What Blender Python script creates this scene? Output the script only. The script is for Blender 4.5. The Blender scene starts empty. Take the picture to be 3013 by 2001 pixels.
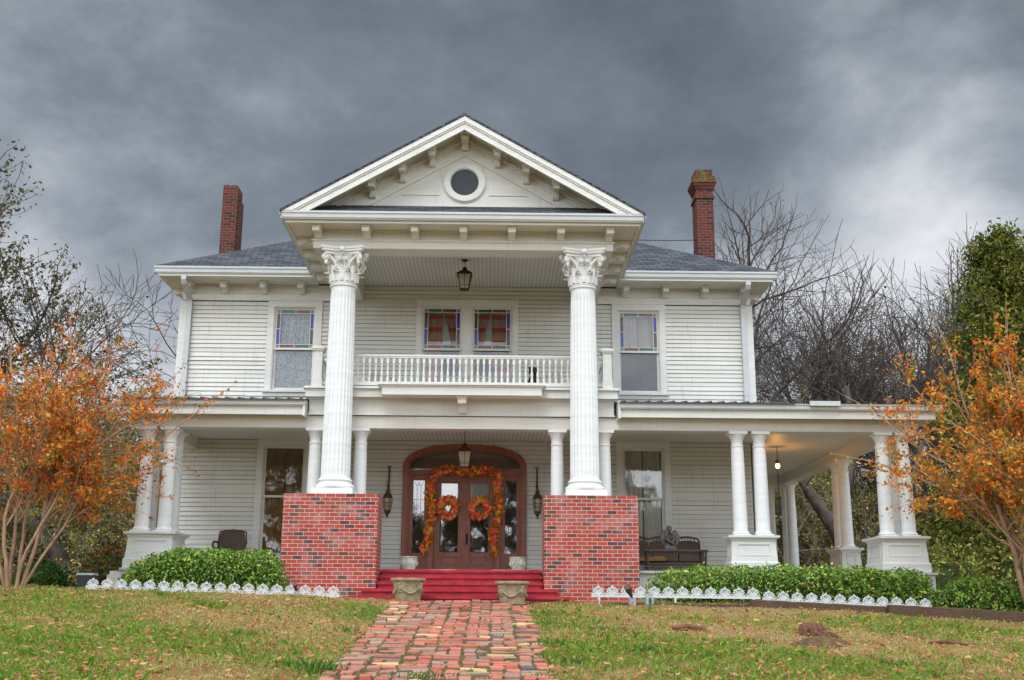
import bpy, math, random
import numpy as np
from mathutils import Matrix, Vector

SC = bpy.context.scene
COL = SC.collection
PI = math.pi

# ------------------------------------------------------------------ camera, sky, sun, exposure
def setup():
    yaw, pit, rol = .0165, .2395, .0055
    cy, sy, cp, sp, cr, sr = math.cos(yaw), math.sin(yaw), math.cos(pit), math.sin(pit), math.cos(rol), math.sin(rol)
    f = Vector((sy*cp, cy*cp, sp)); r = Vector((cy, -sy, 0)); u = r.cross(f)
    r2 = cr*r + sr*u; u2 = -sr*r + cr*u
    cam = bpy.data.cameras.new('camera'); co = bpy.data.objects.new('camera', cam); COL.objects.link(co)
    m = Matrix((r2, u2, -f)).transposed().to_4x4(); m.translation = Vector((.61, -24.2, -.12))
    co.matrix_world = m
    cam.sensor_width = 36; cam.sensor_fit = 'HORIZONTAL'; cam.lens = 2560/2361*36
    cam.clip_start = .1; cam.clip_end = 2000
    SC.camera = co
    SUN_EL, SUN_AZ = math.radians(44), math.radians(-16)     # sun behind the camera, a little to its left
    w = bpy.data.worlds.new('World'); SC.world = w; w.use_nodes = True
    nt = w.node_tree; N = nt.nodes; L = nt.links; N.clear()
    def nd(t, **k):
        n = N.new(t)
        for a, b in k.items(): setattr(n, a, b)
        return n
    def mth(op, a, b=None, c=None):
        n = nd('ShaderNodeMath', operation=op)
        for i, x in enumerate((a, b, c)):
            if x is None: continue
            if isinstance(x, (int, float)): n.inputs[i].default_value = x
            else: L.new(x, n.inputs[i])
        return n.outputs[0]
    def smooth(x, a, b, lo, hi):
        n = nd('ShaderNodeMapRange', interpolation_type='SMOOTHSTEP')
        L.new(x, n.inputs['Value'])
        n.inputs['From Min'].default_value = a; n.inputs['From Max'].default_value = b
        n.inputs['To Min'].default_value = lo; n.inputs['To Max'].default_value = hi
        return n.outputs[0]
    out = nd('ShaderNodeOutputWorld'); bg = nd('ShaderNodeBackground'); L.new(bg.outputs[0], out.inputs[0])
    tc = nd('ShaderNodeTexCoord'); sep = nd('ShaderNodeSeparateXYZ'); L.new(tc.outputs['Generated'], sep.inputs[0])
    X, Y, Z = sep.outputs
    mp = nd('ShaderNodeMapping'); L.new(tc.outputs['Generated'], mp.inputs[0])
    mp.inputs['Rotation'].default_value = (0, .5, 0); mp.inputs['Scale'].default_value = (.85, 1.0, 1.35)
    n1 = nd('ShaderNodeTexNoise'); L.new(mp.outputs[0], n1.inputs['Vector'])
    n1.inputs['Scale'].default_value = 6.2; n1.inputs['Detail'].default_value = 8; n1.inputs['Roughness'].default_value = .60; n1.inputs['Distortion'].default_value = .12
    n2 = nd('ShaderNodeTexNoise'); L.new(mp.outputs[0], n2.inputs['Vector'])
    n2.inputs['Scale'].default_value = 2.2; n2.inputs['Detail'].default_value = 3; n2.inputs['Roughness'].default_value = .45
    fac = mth('ADD', mth('MULTIPLY', n1.outputs[0], .62), mth('MULTIPLY', n2.outputs[0], .42))
    # thinner, brighter cloud: towards the right-hand horizon and low behind the trees
    def lobe(d, p, s):
        v = Vector(d).normalized()
        n = nd('ShaderNodeVectorMath', operation='DOT_PRODUCT'); L.new(tc.outputs['Generated'], n.inputs[0]); n.inputs[1].default_value = v
        return mth('MULTIPLY', mth('POWER', mth('MAXIMUM', n.outputs['Value'], 0.0), p), s)
    br = lobe((.43, .82, .39), 190, .10)
    for d, p, q in (((.369, .877, .311), 230, .26), ((.30, .92, .26), 160, .10), ((.296, .852, .432), 200, .10), ((-.315, .864, .393), 70, .045), ((-.37, .89, .25), 60, .13), ((-.19, .81, .55), 60, .015), ((-.15, .86, .48), 120, .04), ((.215, .859, .464), 110, -.05), ((.03, .81, .58), 50, -.02), ((-.24, .83, .51), 120, -.01)):
        br = mth('ADD', br, lobe(d, p, q))
    br = mth('ADD', br, smooth(Z, .36, .06, 0, .34))
    fac = mth('ADD', fac, br)
    rmp = nd('ShaderNodeValToRGB'); L.new(fac, rmp.inputs[0])
    e = rmp.color_ramp.elements
    e[0].position = .36; e[0].color = (.120, .145, .174, 1)
    e[1].position = .95; e[1].color = (.86, .88, .92, 1)
    for p, c in ((.46, (.155, .186, .221, 1)), (.57, (.210, .248, .288, 1)), (.70, (.37, .41, .46, 1))):
        q = e.new(p); q.color = c
    # the cover is thin behind the camera: that side of the sky is bright
    back = smooth(Y, .25, -.55, 1.0, BACK_SKY)
    # low sky behind the camera, extra brightness added to light the porch
    front = mth('MULTIPLY', smooth(Y, -.1, -.6, 0, 1), smooth(Z, .60, .22, 0, LOW_FILL)); back = mth('MULTIPLY', back, mth('ADD', 1.0, front))
    top = smooth(Z, .55, .95, 1.0, ZENITH)
    sky = nd('ShaderNodeTexSky', sky_type='NISHITA'); sky.sun_disc = False
    sky.sun_elevation = SUN_EL; sky.sun_rotation = PI + SUN_AZ
    sm = nd('ShaderNodeMix', data_type='RGBA', blend_type='MULTIPLY'); sm.inputs['Factor'].default_value = 1
    L.new(sky.outputs[0], sm.inputs['A']); sm.inputs['B'].default_value = (.09, .09, .09, 1)
    # light through the thin cover is the bluer one
    cl = nd('ShaderNodeVectorMath', operation='SCALE'); L.new(rmp.outputs[0], cl.inputs[0]); L.new(mth('MULTIPLY', back, top), cl.inputs['Scale'])
    mx = nd('ShaderNodeMix', data_type='RGBA'); mx.inputs['Factor'].default_value = .93
    L.new(sm.outputs['Result'], mx.inputs['A']); L.new(cl.outputs[0], mx.inputs['B'])
    L.new(mx.outputs['Result'], bg.inputs[0]); bg.inputs[1].default_value = 1.0
    sl = bpy.data.lights.new('sun', 'SUN'); sl.energy = 1.2; sl.angle = math.radians(24); sl.color = (1, .97, .92)
    so = bpy.data.objects.new('sun', sl); COL.objects.link(so)
    d = Vector((math.sin(SUN_AZ)*math.cos(SUN_EL), -math.cos(SUN_AZ)*math.cos(SUN_EL), math.sin(SUN_EL)))
    so.rotation_euler = d.to_track_quat('Z', 'Y').to_euler(); so.location = d*60
    v = SC.view_settings; v.view_transform = 'Standard'; v.look = 'None'; v.exposure = 0.0; v.gamma = 1
    SC.cycles.max_bounces = 7; SC.cycles.diffuse_bounces = 4; SC.cycles.transparent_max_bounces = 10
    SC.cycles.use_denoising = True
BACK_SKY, ZENITH, LOW_FILL = 3.15, 8.0, 1.0
setup()

# ------------------------------------------------------------------ materials
MATS = {}
class NT:
    def __init__(s, name):
        s.m = bpy.data.materials.new(name); s.m.use_nodes = True
        s.t = s.m.node_tree; s.N = s.t.nodes; s.L = s.t.links; s.N.clear()
        s.out = s.N.new('ShaderNodeOutputMaterial'); s.b = s.N.new('ShaderNodeBsdfPrincipled')
        s.L.new(s.b.outputs[0], s.out.inputs[0]); s.tc = s.N.new('ShaderNodeTexCoord')
        MATS[name] = s.m
    def nd(s, t, **k):
        n = s.N.new(t)
        for a, b in k.items(): setattr(n, a, b)
        return n
    def put(s, x, sock):
        if hasattr(x, 'is_linked'): s.L.new(x, sock)
        elif isinstance(x, (tuple, list)) and len(x) == 3 and sock.type == 'RGBA': sock.default_value = (*x, 1)
        else: sock.default_value = x
    def mth(s, op, a, b=None, c=None):
        n = s.nd('ShaderNodeMath', operation=op)
        for i, x in enumerate((a, b, c)):
            if x is not None: s.put(x, n.inputs[i])
        return n.outputs[0]
    def noise(s, scale, detail=4, rough=.55, vec=None, stretch=None):
        n = s.nd('ShaderNodeTexNoise'); n.inputs['Scale'].default_value = scale; n.inputs['Detail'].default_value = detail; n.inputs['Roughness'].default_value = rough
        v = vec if vec is not None else s.tc.outputs['Object']
        if stretch:
            mp = s.nd('ShaderNodeMapping'); s.L.new(v, mp.inputs[0]); mp.inputs['Scale'].default_value = stretch; v = mp.outputs[0]
        s.L.new(v, n.inputs['Vector']); return n.outputs[0]
    def ramp(s, fac, *stops):
        n = s.nd('ShaderNodeValToRGB'); s.put(fac, n.inputs[0]); e = n.color_ramp.elements
        e[0].position, e[1].position = stops[0][0], stops[-1][0]
        e[0].color = (*stops[0][1], 1); e[1].color = (*stops[-1][1], 1)
        for p, c in stops[1:-1]:
            q = e.new(p); q.color = (*c, 1)
        return n.outputs[0]
    def mix(s, fac, a, b, mode='MIX'):
        n = s.nd('ShaderNodeMix', data_type='RGBA', blend_type=mode)
        s.put(fac, n.inputs['Factor']); s.put(a, n.inputs['A']); s.put(b, n.inputs['B']); return n.outputs['Result']
    def bump(s, h, strength=.3, dist=.01):
        n = s.nd('ShaderNodeBump'); n.inputs['Strength'].default_value = strength; n.inputs['Distance'].default_value = dist
        s.L.new(h, n.inputs['Height']); s.L.new(n.outputs[0], s.b.inputs['Normal'])
    def fin(s, col, rough=.6, metal=0.0, spec=.5):
        s.put(col, s.b.inputs['Base Color']); s.put(rough, s.b.inputs['Roughness']); s.b.inputs['Metallic'].default_value = metal
        s.b.inputs['Specular IOR Level'].default_value = spec
        return s.m

def gmul(c, k): return tuple(min(1, x*k) for x in c)
def simple(name, c, rough=.6, var=.15, scale=6, bump=.15, metal=0., spec=.5):
    t = NT(name); n = t.noise(scale, 6)
    t.bump(t.noise(scale*9, 3), bump, .004)
    return t.fin(t.ramp(n, (.3, gmul(c, 1-var)), (.7, gmul(c, 1+var))), rough, metal, spec)

def paint(name, c, dirt=.5):
    t = NT(name)
    n = t.noise(1.3, 5); col = t.ramp(n, (.3, gmul(c, .93)), (.7, c))
    # weather streaks and specks
    st = t.noise(3.2, 5, .6, stretch=(5, 5, .5)); f = t.mth('MULTIPLY', t.ramp(st, (.56, (0, 0, 0)), (.76, (1, 1, 1))), dirt)
    col = t.mix(f, col, (.44, .39, .31))
    sp = t.noise(40, 2); col = t.mix(t.ramp(sp, (.70, (0, 0, 0)), (.76, (.6, .6, .6))), col, (.35, .31, .25))
    wv = t.noise(1.0, 4, .6, stretch=(.5, .5, 9)); col = t.mix(.55, col, t.ramp(wv, (.3, (.80, .79, .77)), (.6, (1, 1, 1))), 'MULTIPLY')
    t.bump(t.noise(26, 4), .12, .004)
    return t.fin(col, .5, 0, .35)
WHITE = (.73, .70, .63)
paint('white_paint', WHITE, .22)
paint('white_trim', (.73, .71, .66), .3)
paint('siding_paint', (.72, .695, .63), .55)
paint('column_paint', (.83, .82, .795), .14)
paint('fence_paint', (.68, .68, .66), .5)
simple('gutter_metal', (.51, .51, .50), .38, .05, 3, .05)

def brick(name, row, wid, mort, reds, mortar, along='xy', dirtcol=None, bumpk=.6, pale=None):
    t = NT(name)
    sep = t.nd('ShaderNodeSeparateXYZ'); t.L.new(t.tc.outputs['Object'], sep.inputs[0])
    cmb = t.nd('ShaderNodeCombineXYZ')
    t.L.new(t.mth('ADD', sep.outputs[0], sep.outputs[1]), cmb.inputs[0]); t.L.new(sep.outputs[2], cmb.inputs[1])
    wob = t.nd('ShaderNodeTexNoise'); wob.inputs['Scale'].default_value = 14; t.L.new(t.tc.outputs['Object'], wob.inputs['Vector'])
    vm = t.nd('ShaderNodeVectorMath', operation='MULTIPLY_ADD'); t.L.new(wob.outputs['Color'], vm.inputs[0]); vm.inputs[1].default_value = (.012, .007, 0); t.L.new(cmb.outputs[0], vm.inputs[2])
    b = t.nd('ShaderNodeTexBrick'); t.L.new(vm.outputs[0], b.inputs['Vector'])
    b.inputs['Scale'].default_value = 1; b.inputs['Brick Width'].default_value = wid; b.inputs['Row Height'].default_value = row
    b.inputs['Mortar Size'].default_value = mort; b.inputs['Mortar Smooth'].default_value = .25
    b.inputs['Color1'].default_value = (0, 0, 0, 1); b.inputs['Color2'].default_value = (1, 1, 1, 1); b.inputs['Mortar'].default_value = (.5, .5, .5, 1)
    col = t.ramp(b.outputs['Color'], *reds)
    n = t.noise(30, 4); col = t.mix(.45, col, t.mix(n, (.25, .22, .2), (1, .97, .95)), 'MULTIPLY')
    col = t.mix(t.ramp(t.noise(70, 2), (.66, (0, 0, 0)), (.74, (.55, .55, .55))), col, gmul(mortar, .95))
    if dirtcol:
        col = t.mix(t.ramp(t.noise(1.7, 4), (.48, (0, 0, 0)), (.74, (.42, .42, .42))), col, dirtcol)
    if pale: col = t.mix(t.ramp(t.noise(2.3, 6, .65), (.50, (0, 0, 0)), (.70, (.42, .42, .42))), col, pale)
    col = t.mix(b.outputs['Fac'], col, t.mix(t.noise(9, 4), gmul(mortar, .72), mortar))
    t.bump(t.mth('SUBTRACT', t.mth('MULTIPLY', n, .25), b.outputs['Fac']), bumpk, .008)
    return t.fin(col, .85, 0, .25)
brick('pier_brick', .0692, .182, .0056, ((0, (.42, .060, .040)), (.45, (.54, .085, .055)), (.72, (.48, .070, .046)), (.80, (.30, .058, .045)), (.9, (.15, .060, .050)), (1, (.12, .055, .05))), (.60, .52, .46), dirtcol=(.17, .075, .06), pale=(.60, .36, .33))
brick('chimney_brick', .075, .21, .006, ((0, (.125, .026, .017)), (.5, (.165, .036, .022)), (.8, (.09, .025, .019)), (1, (.05, .022, .018))), (.17, .125, .10), dirtcol=(.05, .035, .03))
def moss_brick():
    t = NT('mossy_brick'); n = t.noise(9, 6)
    col = t.ramp(n, (.35, (.10, .035, .02)), (.52, (.12, .07, .03)), (.68, (.14, .13, .03)))
    t.bump(t.noise(25, 4), .8, .02); t.fin(col, .95, 0, .1)
moss_brick()

def shingles():
    t = NT('roof_shingles')
    sep = t.nd('ShaderNodeSeparateXYZ'); t.L.new(t.tc.outputs['Object'], sep.inputs[0])
    cmb = t.nd('ShaderNodeCombineXYZ'); t.L.new(t.mth('ADD', sep.outputs[0], t.mth('MULTIPLY', sep.outputs[1], .13)), cmb.inputs[0]); t.L.new(t.mth('MULTIPLY', sep.outputs[2], 2.0), cmb.inputs[1])
    b = t.nd('ShaderNodeTexBrick'); t.L.new(cmb.outputs[0], b.inputs['Vector']); b.inputs['Scale'].default_value = 1
    b.inputs['Brick Width'].default_value = .31; b.inputs['Row Height'].default_value = .15; b.inputs['Mortar Size'].default_value = .011
    b.inputs['Color1'].default_value = (0, 0, 0, 1); b.inputs['Color2'].default_value = (1, 1, 1, 1)
    col = t.ramp(b.outputs['Color'], (0, (.050, .050, .056)), (.5, (.080, .080, .087)), (1, (.118, .115, .122)))
    col = t.mix(.5, col, t.ramp(t.noise(2.2, 4, stretch=(1, 1, 5)), (.3, (.5, .5, .5)), (.7, (1, 1, 1))), 'MULTIPLY')
    col = t.mix(b.outputs['Fac'], col, (.012, .012, .014))
    t.bump(t.mth('SUBTRACT', t.mth('MULTIPLY', t.noise(90, 2), .3), b.outputs['Fac']), .7, .012)
    t.fin(col, .9, 0, .2)
shingles()

def beadboard(name, c, pitch, axis):
    t = NT(name); sep = t.nd('ShaderNodeSeparateXYZ'); t.L.new(t.tc.outputs['Object'], sep.inputs[0])
    f = t.mth('FRACT', t.mth('DIVIDE', sep.outputs[axis], pitch))
    g = t.mth('LESS_THAN', f, .13)
    col = t.mix(t.noise(2.0, 5), gmul(c, .85), c); col = t.mix(t.mth('MULTIPLY', g, .62), col, (.10, .085, .07))
    t.bump(t.mth('SUBTRACT', 1.0, g), .5, .008); t.fin(col, .5, 0, .4)
beadboard('portico_beadboard', (.70, .67, .62), .085, 0)
beadboard('porch_beadboard', (.72, .69, .63), .085, 0)

def wood(name, c1, c2, scale=18, st=(6, 6, .5), rough=.45):
    t = NT(name); n = t.noise(scale, 6, .65, stretch=st)
    t.bump(n, .3, .004)
    return t.fin(t.mix(.4, t.ramp(n, (.33, c1), (.66, c2)), t.ramp(t.noise(2.4, 4), (.3, (.45, .4, .4)), (.7, (1, 1, 1))), 'MULTIPLY'), rough, 0, .45)
wood('door_wood', (.17, .052, .030), (.44, .155, .092))
wood('timber_wood', (.045, .026, .016), (.17, .095, .055), 20, (.6, 8, 8), .9)
simple('lap_shade', (.10, .085, .07), .95, .3, 20, .1, 0, .1)  # dark colour standing in for the shade under the lap boards
t = NT('step_paint'); n = t.noise(4, 6, .65); c = t.ramp(n, (.3, (.28, .014, .024)), (.55, (.43, .020, .035)), (.75, (.52, .05, .06)))
c = t.mix(t.ramp(t.noise(24, 5, .7), (.60, (0, 0, 0)), (.70, (.7, .7, .7))), c, (.46, .36, .33)); t.bump(t.noise(30, 4), .5, .008); t.fin(c, .65, 0, .3)
simple('step_brick', (.36, .022, .030), .6, .3, 9, .6)
simple('porch_floor_paint', (.52, .49, .44), .6, .2, 4, .2)
simple('iron_black', (.018, .016, .014), .5, .3, 12, .2, .3)
simple('rusty_copper', (.10, .045, .022), .55, .5, 10, .3, .3)
simple('brass', (.55, .33, .08), .3, .1, 10, .05, .9)
simple('concrete_urn', (.44, .41, .34), .9, .3, 7, .6)
simple('concrete_planter', (.32, .26, .155), .9, .32, 8, .7)
simple('statue_bronze', (.085, .066, .060), .6, .35, 14, .4)
simple('wicker_brown', (.10, .062, .042), .8, .4, 70, .8)
simple('frame_brown', (.055, .034, .028), .5, .3, 12, .3)
simple('cushion_tan', (.22, .12, .045), .9, .2, 10, .3)
simple('wicker_cream', (.62, .58, .50), .8, .3, 60, .8)
simple('plastic_grey', (.40, .42, .41), .5, .2, 10, .1)
simple('plastic_dark', (.03, .033, .036), .5, .2, 10, .1)
simple('plate_green', (.05, .13, .10), .5, .3, 10, .2)
simple('lamp_brown', (.075, .042, .036), .5, .3, 12, .2)
simple('lead_came', (.62, .60, .55), .5, .1, 10, .1)
simple('interior_paint', (.20, .16, .12), .9, .1, 2, .0)
simple('dark_doll', (.02, .012, .010), .8, .3, 12, .3)
simple('joint_sand', (.105, .085, .04), 1, .5, 16, .8, 0, .1)
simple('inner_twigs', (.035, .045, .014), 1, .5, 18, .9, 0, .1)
simple('soil', (.13, .075, .04), 1, .4, 12, .8, 0, .1)
simple('stump_wood', (.16, .075, .045), .95, .5, 14, .9, 0, .1)
simple('myrtle_bark', (.36, .22, .135), .8, .3, 5, .3, 0, .2)
simple('tree_bark', (.10, .080, .068), .95, .45, 5, .6, 0, .1)
simple('pale_bark', (.27, .22, .18), .95, .35, 5, .6, 0, .1)
simple('metal_roof', (.05, .05, .055), .5, .2, 6, .1)
simple('neighbour_roof', (.085, .052, .045), .95, .4, 7, .5)

def glass(name, tint=(1, 1, 1), base_refl=.10):
    t = NT(name); t.N.remove(t.b)
    tr = t.nd('ShaderNodeBsdfTransparent'); tr.inputs[0].default_value = (*tint, 1)
    gl = t.nd('ShaderNodeBsdfGlossy'); gl.inputs['Roughness'].default_value = .03
    fr = t.nd('ShaderNodeFresnel'); fr.inputs[0].default_value = 1.5
    bp_ = t.nd('ShaderNodeBump'); bp_.inputs['Strength'].default_value = .05; bp_.inputs['Distance'].default_value = .02; t.L.new(t.noise(3, 2), bp_.inputs['Height']); t.L.new(bp_.outputs[0], gl.inputs['Normal'])
    mx = t.nd('ShaderNodeMixShader'); t.L.new(t.mth('ADD', t.mth('MULTIPLY', fr.outputs[0], 1.2), base_refl), mx.inputs[0])
    t.L.new(tr.outputs[0], mx.inputs[1]); t.L.new(gl.outputs[0], mx.inputs[2]); t.L.new(mx.outputs[0], t.out.inputs[0])
glass('window_glass', (.9, .92, .92), .06); glass('screen_glass', (.30, .31, .31), .03); glass('door_glass', (.8, .82, .8), .13)
for nm, c in (('glass_green', (.012, .10, .032)), ('glass_red', (.16, .026, .012)), ('glass_blue', (.018, .020, .30)), ('glass_purple', (.055, .032, .042)), ('glass_frost', (.17, .15, .18))):
    t = NT(nm); n = t.noise(60, 2); t.bump(n, .35, .006); t.fin(t.mix(n, gmul(c, .6), gmul(c, 1.4)), .15, 0, .6)
t = NT('lamp_glass'); n = t.noise(40, 3); t.bump(n, .3, .006); t.fin(t.mix(n, (.30, .25, .18), (.52, .46, .36)), .2, 0, .6)
t = NT('lit_bulb'); t.b.inputs['Emission Color'].default_value = (1, .42, .08, 1); t.b.inputs['Emission Strength'].default_value = 14; t.fin((1, .6, .2), .4)

def lace():
    t = NT('lace_curtain'); t.b.inputs['Roughness'].default_value = .9
    v = t.nd('ShaderNodeTexVoronoi'); v.inputs['Scale'].default_value = 30; t.L.new(t.tc.outputs['Object'], v.inputs['Vector'])
    n = t.noise(60, 2); f = t.mth('ADD', v.outputs['Distance'], t.mth('MULTIPLY', n, .35))
    t.fin(t.ramp(f, (.40, (.80, .80, .80)), (.72, (.56, .57, .58)), (.98, (.27, .275, .285))), .95, 0, .1)
lace()
def curtain(name, c, pat=None, sc=9):
    t = NT(name); n = t.noise(sc, 4)
    col = t.mix(n, gmul(c, .72), gmul(c, 1.1))
    if pat:
        sep = t.nd('ShaderNodeSeparateXYZ'); t.L.new(t.tc.outputs['Object'], sep.inputs[0])
        f = t.mth('FRACT', t.mth('DIVIDE', sep.outputs[2], .30)); col = t.mix(t.mth('LESS_THAN', f, .36), col, pat)
    t.bump(t.noise(120, 2), .2, .002); t.fin(col, .95, 0, .1)
curtain('curtain_stripe', (.58, .34, .21), (.56, .05, .045))
curtain('curtain_gold', (.42, .25, .09), None, 26)
curtain('curtain_cream', (.84, .79, .68)); curtain('curtain_tan', (.56, .45, .35)); curtain('curtain_white', (.66, .68, .70)); curtain('blind_white', (.74, .77, .70))

def leafmat(name, trans=.3):
    t = NT(name); t.N.remove(t.b)
    a = t.nd('ShaderNodeAttribute', attribute_name='col')
    d = t.nd('ShaderNodeBsdfDiffuse'); tr = t.nd('ShaderNodeBsdfTranslucent'); mx = t.nd('ShaderNodeMixShader'); mx.inputs[0].default_value = trans
    t.L.new(a.outputs['Color'], d.inputs[0]); t.L.new(a.outputs['Color'], tr.inputs[0])
    t.L.new(d.outputs[0], mx.inputs[1]); t.L.new(tr.outputs[0], mx.inputs[2]); t.L.new(mx.outputs[0], t.out.inputs[0])
leafmat('leaf', .42); leafmat('matte_leaf', .12)
t = NT('waxy_leaf'); a = t.nd('ShaderNodeAttribute', attribute_name='col'); t.fin(a.outputs['Color'], .5, 0, .3)
t = NT('path_brick'); a = t.nd('ShaderNodeAttribute', attribute_name='col'); n = t.noise(45, 4); t.bump(n, .8, .01)
c = t.mix(.4, a.outputs['Color'], t.mix(n, (.5, .46, .43), (1.3, 1.25, 1.2)), 'MULTIPLY')
t.fin(t.mix(t.ramp(t.noise(11, 4), (.52, (0, 0, 0)), (.7, (.35, .35, .35))), c, (.36, .30, .25)), .9, 0, .2)

def groundmat():
    t = NT('lawn_soil'); n1 = t.noise(.55, 5); n2 = t.noise(14, 6, .7); n3 = t.noise(70, 3, .7)
    c = t.ramp(n2, (.3, (.20, .155, .055)), (.5, (.36, .255, .11)), (.7, (.50, .35, .17)))
    c = t.mix(t.ramp(n1, (.42, (0, 0, 0)), (.62, (.5, .5, .5))), c, (.15, .17, .04))
    c = t.mix(.6, c, t.mix(n3, (.35, .32, .3), (1.25, 1.2, 1.15)), 'MULTIPLY')
    t.bump(n3, .9, .03); t.fin(c, 1, 0, .05)
groundmat()

# ------------------------------------------------------------------ mesh building
class MB:
    def __init__(s): s.v = []; s.f = []; s.m = []
    def add(s, vs, fs, mi=0):
        o = len(s.v); s.v.extend(tuple(map(float, p)) for p in vs)
        for f in fs: s.f.append(tuple(i+o for i in f)); s.m.append(mi)
        return s
    def box(s, x0, x1, y0, y1, z0, z1, mi=0):
        return s.add([(x0, y0, z0), (x1, y0, z0), (x1, y1, z0), (x0, y1, z0), (x0, y0, z1), (x1, y0, z1), (x1, y1, z1), (x0, y1, z1)],
                     [(0, 3, 2, 1), (4, 5, 6, 7), (0, 1, 5, 4), (1, 2, 6, 5), (2, 3, 7, 6), (3, 0, 4, 7)], mi)
    def frustum(s, a, b, z0, z1, mi=0):   # a, b = (x0, x1, y0, y1) at z0, z1
        return s.add([(a[0], a[2], z0), (a[1], a[2], z0), (a[1], a[3], z0), (a[0], a[3], z0), (b[0], b[2], z1), (b[1], b[2], z1), (b[1], b[3], z1), (b[0], b[3], z1)],
                     [(0, 3, 2, 1), (4, 5, 6, 7), (0, 1, 5, 4), (1, 2, 6, 5), (2, 3, 7, 6), (3, 0, 4, 7)], mi)
    def extr(s, poly, a0, a1, axis, mi=0):
        # poly in the two other axes: axis 0 -> (y,z), 1 -> (x,z), 2 -> (x,y)
        def P(p, a): return (a, p[0], p[1]) if axis == 0 else ((p[0], a, p[1]) if axis == 1 else (p[0], p[1], a))
        n = len(poly); vs = [P(p, a0) for p in poly]+[P(p, a1) for p in poly]
        fs = [(i, (i+1) % n, (i+1) % n+n, i+n) for i in range(n)]+[tuple(range(n))[::-1], tuple(range(n, 2*n))]
        return s.add(vs, fs, mi)
    def lathe(s, prof, c=(0, 0, 0), n=20, mi=0, wob=None):
        vs = []; fs = []
        for r, z in prof:
            for k in range(n):
                a = 2*PI*k/n; rr = r if wob is None else wob(r, z, a)
                vs.append((c[0]+rr*math.cos(a), c[1]+rr*math.sin(a), c[2]+z))
        for i in range(len(prof)-1):
            for k in range(n):
                fs.append((i*n+k, i*n+(k+1) % n, (i+1)*n+(k+1) % n, (i+1)*n+k))
        fs.append(tuple(range(n))[::-1]); fs.append(tuple(range((len(prof)-1)*n, len(prof)*n)))
        return s.add(vs, fs, mi)
    def tube(s, pts, rad, n=6, mi=0, flat=1.0):
        pts = [Vector(p) for p in pts]; rad = rad if hasattr(rad, '__len__') else [rad]*len(pts)
        vs = []; fs = []; ref = None
        for i, p in enumerate(pts):
            d = (pts[min(i+1, len(pts)-1)]-pts[max(i-1, 0)])
            d = d.normalized() if d.length > 1e-9 else Vector((0, 0, 1))
            if ref is None: ref = d.orthogonal().normalized()
            ref = (ref-d*ref.dot(d)); ref = ref.normalized() if ref.length > 1e-6 else d.orthogonal().normalized()
            b = d.cross(ref)
            for k in range(n):
                a = 2*PI*k/n; vs.append(p+(ref*math.cos(a)+b*math.sin(a)*flat)*rad[i])
        for i in range(len(pts)-1):
            for k in range(n): fs.append((i*n+k, i*n+(k+1) % n, (i+1)*n+(k+1) % n, (i+1)*n+k))
        fs.append(tuple(range(n))[::-1]); fs.append(tuple(range((len(pts)-1)*n, len(pts)*n)))
        return s.add(vs, fs, mi)
    def ball(s, c, r, n=10, mi=0, rot=None):
        r = r if hasattr(r, '__len__') else (r, r, r); m = n//2+1; vs = []; fs = []
        for i in range(m+1):
            t = PI*i/m
            for k in range(n):
                a = 2*PI*k/n; p = Vector((r[0]*math.sin(t)*math.cos(a), r[1]*math.sin(t)*math.sin(a), r[2]*math.cos(t)))
                if rot is not None: p = rot @ p
                vs.append(Vector(c)+p)
        for i in range(m):
            for k in range(n): fs.append((i*n+k, (i+1)*n+k, (i+1)*n+(k+1) % n, i*n+(k+1) % n))
        return s.add(vs, fs, mi)
    def build(s, name, mats, parent=None, loc=(0, 0, 0), smooth=0, rz=0):
        me = bpy.data.meshes.new(name); me.from_pydata(s.v, [], s.f)
        for m in ([mats] if isinstance(mats, str) else mats): me.materials.append(MATS[m])
        if any(s.m): me.polygons.foreach_set('material_index', s.m)
        me.validate()
        if smooth:
            me.polygons.foreach_set('use_smooth', [True]*len(me.polygons)); me.set_sharp_from_angle(angle=math.radians(smooth))
        me.update()
        o = bpy.data.objects.new(name, me); COL.objects.link(o); o.location = loc; o.rotation_euler.z = rz
        if parent is not None: o.parent = parent
        return o

def tag(o, label=None, cat=None, group=None, kind=None):
    if label: o['label'] = label
    if cat: o['category'] = cat
    if group: o['group'] = group
    if kind: o['kind'] = kind
    return o
def thing(name, label, cat, loc=(0, 0, 0), rz=0, group=None):
    o = bpy.data.objects.new(name, None); COL.objects.link(o); o.location = loc; o.rotation_euler.z = rz; o.empty_display_size = .2
    return tag(o, label, cat, group)
def copy_tree(o, parent=None):
    c = o.copy(); COL.objects.link(c)
    if parent is not None: c.parent = parent
    for ch in list(o.children): copy_tree(ch, c)
    return c
def dup(o, loc, rz=None, label=None, parent=None, sc=None):
    c = copy_tree(o, parent); c.location = loc
    if rz is not None: c.rotation_euler.z = rz
    if label: c['label'] = label
    if sc: c.scale = sc
    return c

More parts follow.
